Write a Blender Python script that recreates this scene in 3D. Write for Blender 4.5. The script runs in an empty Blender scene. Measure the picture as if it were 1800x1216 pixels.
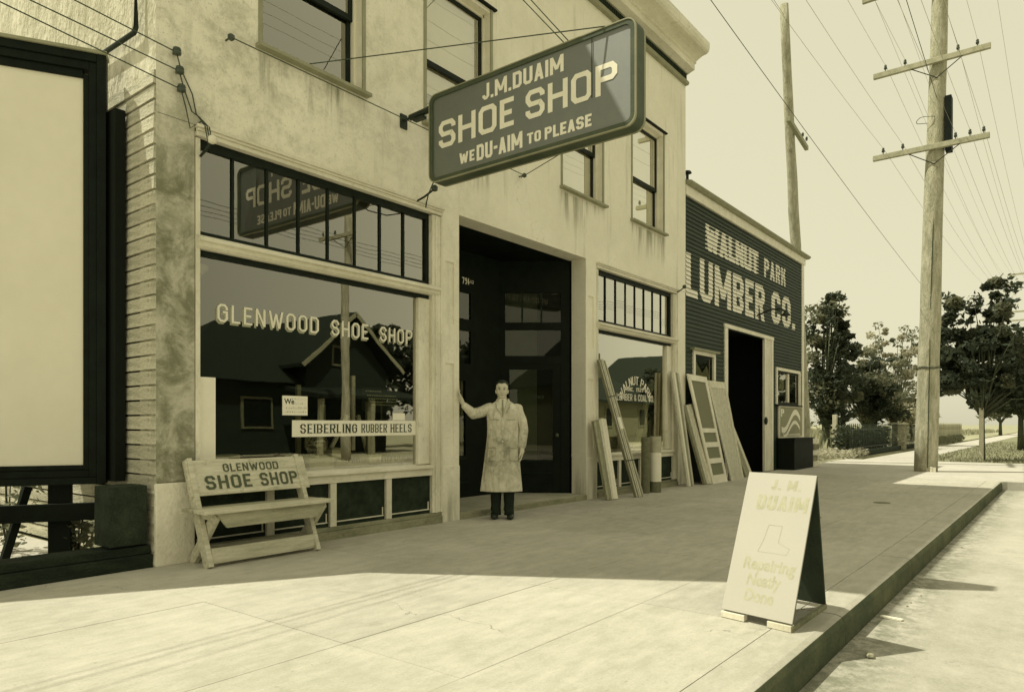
import bpy, bmesh, math, random
import numpy as np
from mathutils import Vector, Matrix
random.seed(7); RNG = np.random.default_rng(7)
R = math.radians
scene = bpy.context.scene
COL = scene.collection

# ------------------------------------------------------------------ camera, sky, sun, exposure
YAW = math.atan2(0.617, 0.787)
cam_d = bpy.data.cameras.new('camera'); cam = bpy.data.objects.new('camera', cam_d); COL.objects.link(cam)
cam.location = (0, 0, 1.2); cam.rotation_euler = (R(90), 0, YAW - R(90))
cam_d.sensor_width = 36; cam_d.lens = 25.0; cam_d.shift_y = 137 / 1800
cam_d.clip_start = 0.05; cam_d.clip_end = 3000
scene.camera = cam
SUN_TRAVEL = Vector((0.60, -1.0, -1.95)).normalized()
SUN_EL = math.asin(-SUN_TRAVEL.z); SUN_ROT = math.atan2(-SUN_TRAVEL.x, -SUN_TRAVEL.y)
world = bpy.data.worlds.new('World'); scene.world = world; world.use_nodes = True
nt = world.node_tree; nt.nodes.clear()
sky = nt.nodes.new('ShaderNodeTexSky'); sky.sky_type = 'NISHITA'; sky.sun_disc = False
sky.sun_elevation = SUN_EL; sky.sun_rotation = SUN_ROT % (2 * math.pi); sky.dust_density = 3.0; sky.air_density = 1.5
bw = nt.nodes.new('ShaderNodeRGBToBW'); nt.links.new(sky.outputs[0], bw.inputs[0])
pw = nt.nodes.new('ShaderNodeMath'); pw.operation = 'POWER'; pw.inputs[1].default_value = 0.12
nt.links.new(bw.outputs[0], pw.inputs[0])
SKY_GAIN = 6.1
tint = nt.nodes.new('ShaderNodeVectorMath'); tint.operation = 'SCALE'
tint.inputs[0].default_value = (1.0, 0.955, 0.665)
mg = nt.nodes.new('ShaderNodeMath'); mg.operation = 'MULTIPLY'; mg.inputs[1].default_value = SKY_GAIN
nt.links.new(pw.outputs[0], mg.inputs[0]); nt.links.new(mg.outputs[0], tint.inputs[3])
bg = nt.nodes.new('ShaderNodeBackground'); bg.inputs[1].default_value = 0.1
nt.links.new(tint.outputs[0], bg.inputs[0])
wo = nt.nodes.new('ShaderNodeOutputWorld'); nt.links.new(bg.outputs[0], wo.inputs[0])
sun_d = bpy.data.lights.new('sun', 'SUN'); sun = bpy.data.objects.new('sun', sun_d); COL.objects.link(sun)
sun_d.energy = 3.9; sun_d.angle = R(0.5); sun_d.color = (1.0, 0.965, 0.77)
sun.rotation_euler = SUN_TRAVEL.to_track_quat('-Z', 'Y').to_euler(); sun.location = (-10, 20, 35)
vs = scene.view_settings; vs.view_transform = 'Standard'; vs.look = 'None'; vs.gamma = 1.0; vs.exposure = 0.15
vs.use_curve_mapping = False
scene.cycles.max_bounces = 7; scene.cycles.transparent_max_bounces = 24
scene.cycles.sample_clamp_indirect = 6

# ------------------------------------------------------------------ colours and materials
def S(v, pale=0.0):
    """grey value -> the brown-green tone of the print"""
    if v >= 0.5: g, b = 0.945 + 0.02 * (v - 0.5), 0.71 + 0.25 * (v - 0.5)
    elif v >= 0.12:
        k = (v - 0.12) / 0.38; g, b = 1.03 + (0.945 - 1.03) * k, 0.60 + (0.71 - 0.60) * k
    else:
        k = v / 0.12; g, b = 1.6 + (1.03 - 1.6) * k, 1.0 + (0.60 - 1.0) * k
    b = b + (0.97 - b) * pale
    return (v, v * g, v * b, 1)

class NT:
    def __init__(s, mat):
        mat.use_nodes = True; s.t = mat.node_tree; s.t.nodes.clear()
        s.out = s.t.nodes.new('ShaderNodeOutputMaterial')
        s.bs = s.t.nodes.new('ShaderNodeBsdfPrincipled'); s.t.links.new(s.bs.outputs[0], s.out.inputs[0])
        s.bs.inputs['Specular IOR Level'].default_value = 0.25
    def n(s, k): return s.t.nodes.new('ShaderNode' + k)
    def lk(s, a, b): s.t.links.new(a, b)
    def val(s, x, sock):
        if isinstance(x, (int, float)): sock.default_value = x
        else: s.lk(x, sock)
    def math(s, op, a, b=0.0, c=None, clamp=False):
        m = s.n('Math'); m.operation = op; m.use_clamp = clamp
        s.val(a, m.inputs[0]); s.val(b, m.inputs[1])
        if c is not None: s.val(c, m.inputs[2])
        return m.outputs[0]
    def pos(s):
        return s.n('NewGeometry').outputs['Position']
    def objco(s):
        return s.n('TexCoord').outputs['Object']
    def sep(s, v):
        q = s.n('SeparateXYZ'); s.lk(v, q.inputs[0]); return q.outputs
    def noise(s, co, scale=5, detail=6, rough=0.6, sc3=None, dist=0.0):
        if sc3:
            mp = s.n('Mapping'); mp.inputs['Scale'].default_value = sc3; s.lk(co, mp.inputs[0]); co = mp.outputs[0]
        q = s.n('TexNoise'); q.inputs['Scale'].default_value = scale; q.inputs['Detail'].default_value = detail
        q.inputs['Roughness'].default_value = rough; q.inputs['Distortion'].default_value = dist
        s.lk(co, q.inputs['Vector']); return q.outputs[0]
    def step(s, x, a, b, inv=False):
        q = s.n('MapRange'); q.interpolation_type = 'SMOOTHSTEP'
        s.val(x, q.inputs[0]); q.inputs[1].default_value = a; q.inputs[2].default_value = b
        q.inputs[3].default_value = 1.0 if inv else 0.0; q.inputs[4].default_value = 0.0 if inv else 1.0
        return q.outputs[0]
    def mix(s, f, a, b):
        q = s.n('Mix'); q.data_type = 'RGBA'; s.val(f, q.inputs[0])
        for x, k in ((a, 6), (b, 7)):
            if isinstance(x, tuple): q.inputs[k].default_value = x
            else: s.lk(x, q.inputs[k])
        return q.outputs[2]
    def bump(s, h, strength=0.3, dist=0.01):
        q = s.n('Bump'); q.inputs['Strength'].default_value = strength; q.inputs['Distance'].default_value = dist
        s.lk(h, q.inputs['Height']); s.lk(q.outputs[0], s.bs.inputs['Normal'])

def mk(name): return bpy.data.materials.new(name)
def leafmat(name, v):
    m = simple(name, v, 0.55, 0.5, 3, None, 0); t = m.node_tree; bs = t.nodes['Principled BSDF']
    tl = t.nodes.new('ShaderNodeBsdfTranslucent'); tl.inputs[0].default_value = S(min(0.6, v * 2.6)); mx = t.nodes.new('ShaderNodeMixShader'); mx.inputs[0].default_value = 0.38
    out = [n for n in t.nodes if n.type == 'OUTPUT_MATERIAL'][0]; t.links.new(bs.outputs[0], mx.inputs[1]); t.links.new(tl.outputs[0], mx.inputs[2]); t.links.new(mx.outputs[0], out.inputs[0]); return m
def simple(name, v, rough=0.7, var=0.25, scale=6.0, sc3=None, bump=0.2, bdist=0.004, pale=0.0, fine=60.0, spots=0.0, vrand=0.0, spec=0.25):
    m = mk(name); t = NT(m); co = t.objco()
    a = t.noise(co, scale, 7, 0.62, sc3); b = t.noise(co, fine, 3, 0.6, sc3)
    f = t.math('ADD', t.math('MULTIPLY', a, 0.7), t.math('MULTIPLY', b, 0.3))
    f = t.step(f, 0.28, 0.72)
    c = t.mix(f, S(v * (1 - var), pale), S(min(0.92, v * (1 + var)), pale))
    if spots:
        s_ = t.step(t.noise(co, scale * 2.3, 5, 0.7), 0.56, 0.72)
        c = t.mix(t.math('MULTIPLY', s_, spots), c, S(v * 0.35))
    if vrand:
        oi = t.n('ObjectInfo').outputs['Random']
        h = t.n('HueSaturation'); t.lk(c, h.inputs['Color'])
        t.lk(t.math('ADD', t.math('MULTIPLY', oi, 2 * vrand), 1 - vrand), h.inputs['Value']); c = h.outputs[0]
    t.lk(c, t.bs.inputs['Base Color']); t.bs.inputs['Roughness'].default_value = rough
    t.bs.inputs['Specular IOR Level'].default_value = spec
    if bump: t.bump(f, bump, bdist)
    return m

M = {}
M['casing'] = simple('painted_wood_weathered', 0.72, 0.6, 0.20, 3, (1, 1, 0.35), 0.25, 0.003, spots=0.35, fine=50)
M['casing_h'] = simple('painted_wood_weathered_flat', 0.74, 0.6, 0.18, 3, (0.35, 1, 1), 0.25, 0.003, spots=0.3, fine=50)
M['trim_light'] = simple('painted_trim', 0.78, 0.6, 0.12, 4, None, 0.1, 0.002)
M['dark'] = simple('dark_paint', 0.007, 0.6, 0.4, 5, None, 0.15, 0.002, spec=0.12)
M['dark_sash'] = simple('dark_sash_paint', 0.010, 0.5, 0.3, 6, None, 0.1, 0.002, spec=0.15)
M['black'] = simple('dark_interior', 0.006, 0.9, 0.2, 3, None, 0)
M['int_wall'] = simple('dim_interior_plaster', 0.06, 0.9, 0.3, 2, None, 0)
M['panel'] = simple('bulkhead_panel', 0.022, 0.8, 0.55, 8, (1, 1, 1), 0.5, 0.004, fine=140, spec=0.12)
M['kick'] = simple('kick_board', 0.25, 0.85, 0.4, 5, (0.4, 1, 1), 0.5, 0.006, spots=0.5)
M['plaster_base'] = simple('whitewashed_base', 0.84, 0.8, 0.12, 4, None, 0.7, 0.015, spots=0.45, fine=30)
M['siding'] = simple('dark_green_siding', 0.034, 0.6, 0.25, 3, (0.3, 1, 2), 0.2, 0.003)
M['old_board'] = simple('weathered_lap_board', 0.46, 0.85, 0.5, 5, (1, 0.4, 2), 0.9, 0.012, spots=0.7, vrand=0.12)
M['rough_stucco'] = simple('rough_peeling_stucco', 0.58, 0.9, 0.3, 2.2, (1, 1, 0.5), 1.0, 0.03, spots=0.55, fine=18)
M['board_raw'] = simple('raw_lumber', 0.58, 0.75, 0.42, 9, (9, 9, 0.5), 0.35, 0.002, vrand=0.18)
M['board_dark'] = simple('grey_lumber', 0.27, 0.8, 0.45, 9, (9, 9, 0.5), 0.4, 0.002, vrand=0.3)
M['board_pale'] = simple('fresh_pale_lumber', 0.78, 0.75, 0.12, 9, (9, 9, 0.5), 0.25, 0.002, vrand=0.1)
M['bench'] = simple('bench_board', 0.56, 0.7, 0.28, 6, (0.5, 5, 5), 0.5, 0.003, spots=0.35)
M['bench_seat'] = simple('bench_seat_worn', 0.36, 0.7, 0.35, 6, (0.5, 4, 4), 0.4, 0.003)
M['paper'] = simple('paper', 0.86, 0.8, 0.05, 5, None, 0.05)
M['felt'] = simple('roofing_felt_roll', 0.16, 0.85, 0.25, 20, None, 0.2, 0.001)
M['roll_wrap'] = simple('roll_wrapper', 0.44, 0.75, 0.15, 8, None, 0.2, 0.001)
M['pole'] = simple('pole_wood', 0.44, 0.85, 0.35, 2.2, (4, 4, 1.0), 1.0, 0.02, spots=0.5, fine=14)
M['arm'] = simple('crossarm_wood', 0.42, 0.8, 0.25, 6, (1, 1, 1), 0.4, 0.003)
M['iron'] = simple('dark_iron', 0.02, 0.5, 0.3, 10, None, 0.2, 0.001)
M['wire'] = simple('wire', 0.05, 0.6, 0.1, 2, None, 0)
M['wire_pale'] = simple('old_bare_wire', 0.34, 0.6, 0.1, 2, None, 0)
M['porcelain'] = simple('brown_porcelain', 0.04, 0.25, 0.2, 5, None, 0, spec=0.5)
M['white_porcelain'] = simple('white_porcelain', 0.75, 0.25, 0.05, 5, None, 0, spec=0.5)
M['sign_face'] = simple('sign_field_paint', 0.035, 0.62, 0.35, 7, None, 0.15, 0.002, fine=90, spec=0.5); M['sign_face'].node_tree.nodes['Principled BSDF'].inputs['IOR'].default_value = 2.7
M['sign_edge'] = simple('sign_edge_paint', 0.07, 0.55, 0.3, 5, None, 0.15, 0.002)
M['sign_border'] = simple('sign_border_paint', 0.30, 0.55, 0.15, 5, None, 0.15, 0.002)
M['sign_letter'] = simple('sign_letter_paint', 0.86, 0.6, 0.05, 9, None, 0)
M['gilt'] = simple('gilt_letter_face', 0.80, 0.5, 0.06, 9, None, 0)
M['gilt_shade'] = simple('gilt_letter_shade', 0.34, 0.6, 0.1, 9, None, 0)
M['ink'] = simple('black_lettering', 0.035, 0.6, 0.2, 20, None, 0)
M['ink_soft'] = simple('faded_lettering', 0.415, 0.7, 0.15, 20, None, 0)
M['sign_grey'] = simple('bench_lettering', 0.09, 0.7, 0.25, 20, None, 0)
M['bill_panel'] = simple('billboard_paper', 0.80, 0.8, 0.04, 1.2, None, 0.05, fine=8)
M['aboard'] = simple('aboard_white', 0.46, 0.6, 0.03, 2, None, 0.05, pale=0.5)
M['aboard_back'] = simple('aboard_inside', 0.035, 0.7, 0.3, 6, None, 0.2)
M['stone'] = simple('rough_dark_stone', 0.03, 0.9, 0.5, 6, None, 1.0, 0.02, spots=0.5)
M['low_wall'] = simple('low_timber_wall', 0.022, 0.9, 0.6, 6, (0.6, 2, 2), 1.0, 0.02)
M['stonepale'] = simple('pale_field_stone', 0.35, 0.9, 0.4, 5, None, 0.9, 0.02)
M['roof'] = simple('brown_shingle_roof', 0.014, 0.9, 0.4, 6, (1, 1, 3), 0.4, 0.01)
M['house_dark'] = simple('brown_house_siding', 0.018, 0.8, 0.3, 4, (0.3, 0.3, 6), 0.3, 0.004)
M['house_mid'] = simple('tan_house_siding', 0.15, 0.8, 0.2, 4, (0.3, 0.3, 6), 0.3, 0.004)
M['brick'] = simple('chimney_brick', 0.12, 0.9, 0.3, 14, None, 0.3, 0.004)
M['bark'] = simple('bark', 0.09, 0.95, 0.5, 8, (3, 3, 0.6), 0.9, 0.015)
M['leaf_dark'] = leafmat('leaves_dark', 0.040)
M['leaf_mid'] = leafmat('leaves_mid', 0.12)
M['leaf_pale'] = leafmat('leaves_pale', 0.42)
M['straw'] = simple('dry_grass_blades', 0.30, 0.8, 0.3, 3, None, 0)
M['picket'] = simple('old_picket', 0.33, 0.85, 0.25, 5, (3, 3, 0.5), 0.3, 0.003, vrand=0.2)
M['white_post'] = simple('whitewashed_post', 0.55, 0.8, 0.15, 5, None, 0.2)
M['skin'] = simple('skin', 0.60, 0.55, 0.06, 14, None, 0.1, 0.001)
M['hair'] = simple('hair', 0.02, 0.6, 0.4, 60, None, 0.5, 0.002)
M['trousers'] = simple('dark_trousers', 0.014, 0.85, 0.3, 14, None, 0.3, 0.004)
M['shoe'] = simple('black_shoe', 0.014, 0.35, 0.3, 14, None, 0.1, spec=0.5)
M['shirt'] = simple('white_shirt', 0.68, 0.8, 0.05, 9, None, 0.1)
M['tie'] = simple('grey_tie', 0.26, 0.7, 0.3, 30, None, 0.1)
M['screen'] = simple('screen_mesh', 0.20, 0.7, 0.15, 90, None, 0.1)
M['curtain'] = simple('striped_curtain', 0.16, 0.9, 0.2, 5, None, 0)
M['shade_cloth'] = simple('window_shade', 0.60, 0.9, 0.08, 2, None, 0)
M['poster'] = simple('poster_field', 0.30, 0.7, 0.15, 4, None, 0)

def glass_mat(name, ramp, tintv=0.92):
    m = mk(name); t = NT(m); t.t.nodes.remove(t.bs)
    lw = t.n('LayerWeight'); lw.inputs['Blend'].default_value = 0.5
    cr = t.n('ValToRGB'); t.lk(lw.outputs['Facing'], cr.inputs[0])
    el = cr.color_ramp.elements
    el[0].position = 0; el[0].color = (ramp[0][1],) * 3 + (1,)
    el[1].position = 1; el[1].color = (ramp[-1][1],) * 3 + (1,)
    for p, v in ramp[1:-1]:
        e = el.new(p); e.color = (v, v, v, 1)
    gl = t.n('BsdfGlossy'); gl.inputs['Roughness'].default_value = 0.012; gl.inputs[0].default_value = (1, 0.98, 0.88, 1)
    co = t.objco(); nz = t.noise(co, 1.3, 2, 0.4)
    b = t.n('Bump'); b.inputs['Strength'].default_value = 0.12; b.inputs['Distance'].default_value = 0.01
    t.lk(nz, b.inputs['Height']); t.lk(b.outputs[0], gl.inputs['Normal'])
    tr = t.n('BsdfTransparent'); tr.inputs[0].default_value = (tintv, tintv, tintv * 0.9, 1)
    mx = t.n('MixShader'); t.lk(cr.outputs[0], mx.inputs[0]); t.lk(tr.outputs[0], mx.inputs[1]); t.lk(gl.outputs[0], mx.inputs[2])
    t.lk(mx.outputs[0], t.out.inputs[0])
    return m
M['glass'] = glass_mat('plate_glass', [(0, 0.10), (0.2, 0.26), (0.4, 0.42), (0.53, 0.62), (0.7, 0.78), (1, 1)])
M['glass_clear'] = glass_mat('door_glass', [(0, 0.045), (0.3, 0.08), (0.6, 0.25), (1, 1)])
M['crystal'] = glass_mat('cut_glass', [(0, 0.14), (0.3, 0.28), (0.7, 0.8), (1, 1)], 0.9)

def stucco():
    m = mk('facade_stucco'); t = NT(m); p = t.pos(); X, Y, Z = t.sep(p)
    blot = t.noise(p, 1.1, 7, 0.65); fine = t.noise(p, 14, 6, 0.7); sp = t.noise(p, 60, 3, 0.6)
    streak = t.noise(p, 1.0, 5, 0.6, (7, 7, 0.6))
    f = t.math('ADD', t.math('MULTIPLY', blot, 0.6), t.math('ADD', t.math('MULTIPLY', fine, 0.25), t.math('MULTIPLY', sp, 0.15)))
    c = t.mix(t.step(f, 0.35, 0.66), S(0.80), S(0.90))
    # mottled damp patches, strongest towards the near corner of the building
    near = t.step(X, 2.9, 8.5, inv=True)
    mot = t.math('MULTIPLY', t.step(t.noise(p, 4.5, 9, 0.78, dist=0.2), 0.42, 0.68), t.math('ADD', t.math('MULTIPLY', near, 0.55), 0.06))
    c = t.mix(mot, c, S(0.36))
    c = t.mix(t.math('MULTIPLY', t.step(t.noise(p, 38, 3, 0.7), 0.58, 0.7), t.math('ADD', t.math('MULTIPLY', near, 0.4), 0.15)), c, S(0.34))
    # run stains under each sill
    tot = None
    for (a, b) in ((3.8, 5.14), (5.98, 7.3), (8.88, 10.2), (11.07, 12.42)):
        mx_ = t.math('MULTIPLY', t.step(X, a - 0.08, a + 0.1), t.step(X, b - 0.1, b + 0.08, inv=True))
        tot = mx_ if tot is None else t.math('ADD', tot, mx_)
    fall = t.math('MULTIPLY', t.step(Z, 4.05, 4.74), t.step(Z, 4.70, 4.76, inv=True))
    run = t.math('MULTIPLY', t.math('MULTIPLY', tot, fall), t.step(streak, 0.42, 0.66))
    c = t.mix(t.math('MULTIPLY', run, 0.9), c, S(0.20))
    # grime on the near pier and at the foot of the piers
    pier = t.math('MULTIPLY', t.step(X, 3.15, 3.4, inv=True), t.step(Z, 3.2, 4.5, inv=True))
    c = t.mix(t.math('MULTIPLY', pier, t.math('ADD', 0.45, t.math('MULTIPLY', t.step(t.noise(p, 3.2, 7, 0.7, dist=0.5), 0.38, 0.62), 0.5))), c, S(0.17))
    foot = t.math('MULTIPLY', t.step(Z, 0.05, 0.65, inv=True), t.step(streak, 0.35, 0.6))
    c = t.mix(t.math('MULTIPLY', foot, 0.6), c, S(0.22))
    c = t.mix(t.math('MULTIPLY', t.step(streak, 0.55, 0.75), 0.28), c, S(0.34))
    # fine cracks
    vo = t.n('TexVoronoi'); vo.feature = 'DISTANCE_TO_EDGE'; vo.inputs['Scale'].default_value = 0.8
    ds = t.n('VectorMath'); ds.operation = 'ADD'
    nzc = t.n('TexNoise'); nzc.inputs['Scale'].default_value = 3; t.lk(p, nzc.inputs['Vector'])
    sc = t.n('VectorMath'); sc.operation = 'SCALE'; sc.inputs[3].default_value = 1.4; t.lk(nzc.outputs[1], sc.inputs[0])
    t.lk(p, ds.inputs[0]); t.lk(sc.outputs[0], ds.inputs[1]); t.lk(ds.outputs[0], vo.inputs['Vector'])
    c = t.mix(t.math('MULTIPLY', t.step(vo.outputs[0], 0.0, 0.012, inv=True), t.math('MULTIPLY', t.step(blot, 0.5, 0.6), 0.22)), c, S(0.35))
    t.lk(c, t.bs.inputs['Base Color']); t.bs.inputs['Roughness'].default_value = 0.9
    t.bump(t.math('ADD', t.math('MULTIPLY', fine, 0.7), t.math('MULTIPLY', sp, 0.4)), 0.5, 0.012)
    return m
M['stucco'] = stucco()

def concrete(name, lo, hi, pale, sc3, stain=0.35, crack=0.0, scratch=0.0, bd=0.004, gutter=False):
    m = mk(name); t = NT(m); p = t.pos()
    a = t.noise(p, 0.55, 9, 0.70, dist=0.3); b = t.noise(p, 1.0, 7, 0.7, sc3); g = t.noise(p, 70, 4, 0.75); m2 = t.noise(p, 5.5, 7, 0.75)
    f = t.math('ADD', t.math('ADD', t.math('MULTIPLY', a, 0.34), t.math('MULTIPLY', m2, 0.2)), t.math('ADD', t.math('MULTIPLY', b, 0.26), t.math('MULTIPLY', g, 0.2)))
    c = t.mix(t.step(f, 0.38, 0.62), S(lo, pale), S(hi, pale))
    st = t.step(t.noise(p, 1.7, 8, 0.75, dist=0.8), 0.56, 0.72)
    c = t.mix(t.math('MULTIPLY', st, stain), c, S(lo * 0.55, pale))
    sp = t.step(t.noise(p, 26, 3, 0.6), 0.66, 0.72); c = t.mix(t.math('MULTIPLY', sp, 0.35), c, S(lo * 0.5, pale))
    h2 = None
    if crack:
        nzc = t.n('TexNoise'); nzc.inputs['Scale'].default_value = 1.6; nzc.inputs['Detail'].default_value = 6; t.lk(p, nzc.inputs['Vector'])
        sc = t.n('VectorMath'); sc.operation = 'SCALE'; sc.inputs[3].default_value = 1.1; t.lk(nzc.outputs[1], sc.inputs[0])
        ds = t.n('VectorMath'); ds.operation = 'ADD'; t.lk(p, ds.inputs[0]); t.lk(sc.outputs[0], ds.inputs[1])
        vo = t.n('TexVoronoi'); vo.feature = 'DISTANCE_TO_EDGE'; vo.inputs['Scale'].default_value = 0.28; t.lk(ds.outputs[0], vo.inputs['Vector'])
        k = t.math('MULTIPLY', t.step(vo.outputs[0], 0.0, 0.0022, inv=True), t.step(a, 0.46, 0.56))
        c = t.mix(t.math('MULTIPLY', k, crack), c, S(lo * 0.35, pale))
    if scratch:
        w_ = t.step(t.noise(p, 2.0, 3, 0.6, (3.0, 30, 1), dist=0.4), 0.70, 0.76); w_ = t.math('MULTIPLY', w_, t.step(t.noise(p, 1.2, 2, 0.5), 0.5, 0.6))
        c = t.mix(t.math('MULTIPLY', w_, scratch), c, S(min(0.85, hi * 1.5), pale))
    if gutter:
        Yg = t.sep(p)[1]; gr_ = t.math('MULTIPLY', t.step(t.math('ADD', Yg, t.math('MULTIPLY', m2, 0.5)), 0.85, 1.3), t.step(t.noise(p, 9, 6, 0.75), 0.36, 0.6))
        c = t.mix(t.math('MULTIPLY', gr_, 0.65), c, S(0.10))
    oi = t.n('ObjectInfo').outputs['Random']
    h = t.n('HueSaturation'); t.lk(c, h.inputs['Color']); t.lk(t.math('ADD', t.math('MULTIPLY', oi, 0.10), 0.95), h.inputs['Value'])
    t.lk(h.outputs[0], t.bs.inputs['Base Color']); t.bs.inputs['Roughness'].default_value = 0.95; t.bs.inputs['Specular IOR Level'].default_value = 0.1
    t.bump(t.math('ADD', t.math('MULTIPLY', b, 0.5), t.math('ADD', g, m2)), 0.5, bd)
    return m
M['concrete'] = concrete('sidewalk_concrete', 0.37, 0.55, 0.4, (3.0, 11, 1), 0.32, 0.6, 0.4)
M['curb'] = concrete('curb_concrete', 0.30, 0.50, 0.2, (3, 3, 3), 0.6)
M['kerb_face'] = concrete('kerb_face_shaded', 0.06, 0.16, 0.0, (2, 2, 5), 0.6)  # grime and the front face's shade are both put into this darker colour
M['apron'] = concrete('apron_concrete', 0.42, 0.56, 0.5, (2, 2, 2), 0.15)
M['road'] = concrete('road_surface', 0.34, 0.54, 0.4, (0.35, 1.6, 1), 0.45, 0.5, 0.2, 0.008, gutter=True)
M['earth'] = concrete('dry_ground', 0.24, 0.42, 0.0, (1, 1, 1), 0.5)
M['verge'] = concrete('verge_ground', 0.14, 0.32, 0.0, (3, 3, 3), 0.6)

def coat_mat():
    m = mk('stained_work_coat'); t = NT(m); co = t.objco(); X, Y, Z = t.sep(co)
    a = t.noise(co, 9, 6, 0.65); c = t.mix(t.step(a, 0.35, 0.65), S(0.60), S(0.76))
    band = t.math('MULTIPLY', t.step(Z, 0.45, 0.75), t.step(Z, 0.95, 1.2, inv=True))
    d = t.math('MULTIPLY', band, t.step(t.noise(co, 6, 7, 0.75), 0.45, 0.62))
    c = t.mix(t.math('MULTIPLY', band, 0.22), c, S(0.25)); c = t.mix(t.math('MULTIPLY', d, 0.6), c, S(0.15))
    c = t.mix(t.math('MULTIPLY', t.step(t.noise(co, 22, 4, 0.7), 0.60, 0.72), 0.35), c, S(0.18))
    t.lk(c, t.bs.inputs['Base Color']); t.bs.inputs['Roughness'].default_value = 0.9
    fo = t.noise(co, 1.0, 4, 0.55, (9, 9, 2.2), dist=0.8); t.bump(t.math('ADD', t.math('MULTIPLY', fo, 1.6), t.math('MULTIPLY', t.noise(co, 26, 4, 0.6), 0.25)), 1.0, 0.05)
    c2 = t.mix(t.math('MULTIPLY', t.step(t.noise(co, 3.0, 5, 0.7), 0.5, 0.7), 0.25), c, S(0.3)); t.lk(c2, t.bs.inputs['Base Color']); return m
M['coat'] = coat_mat()

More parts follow.
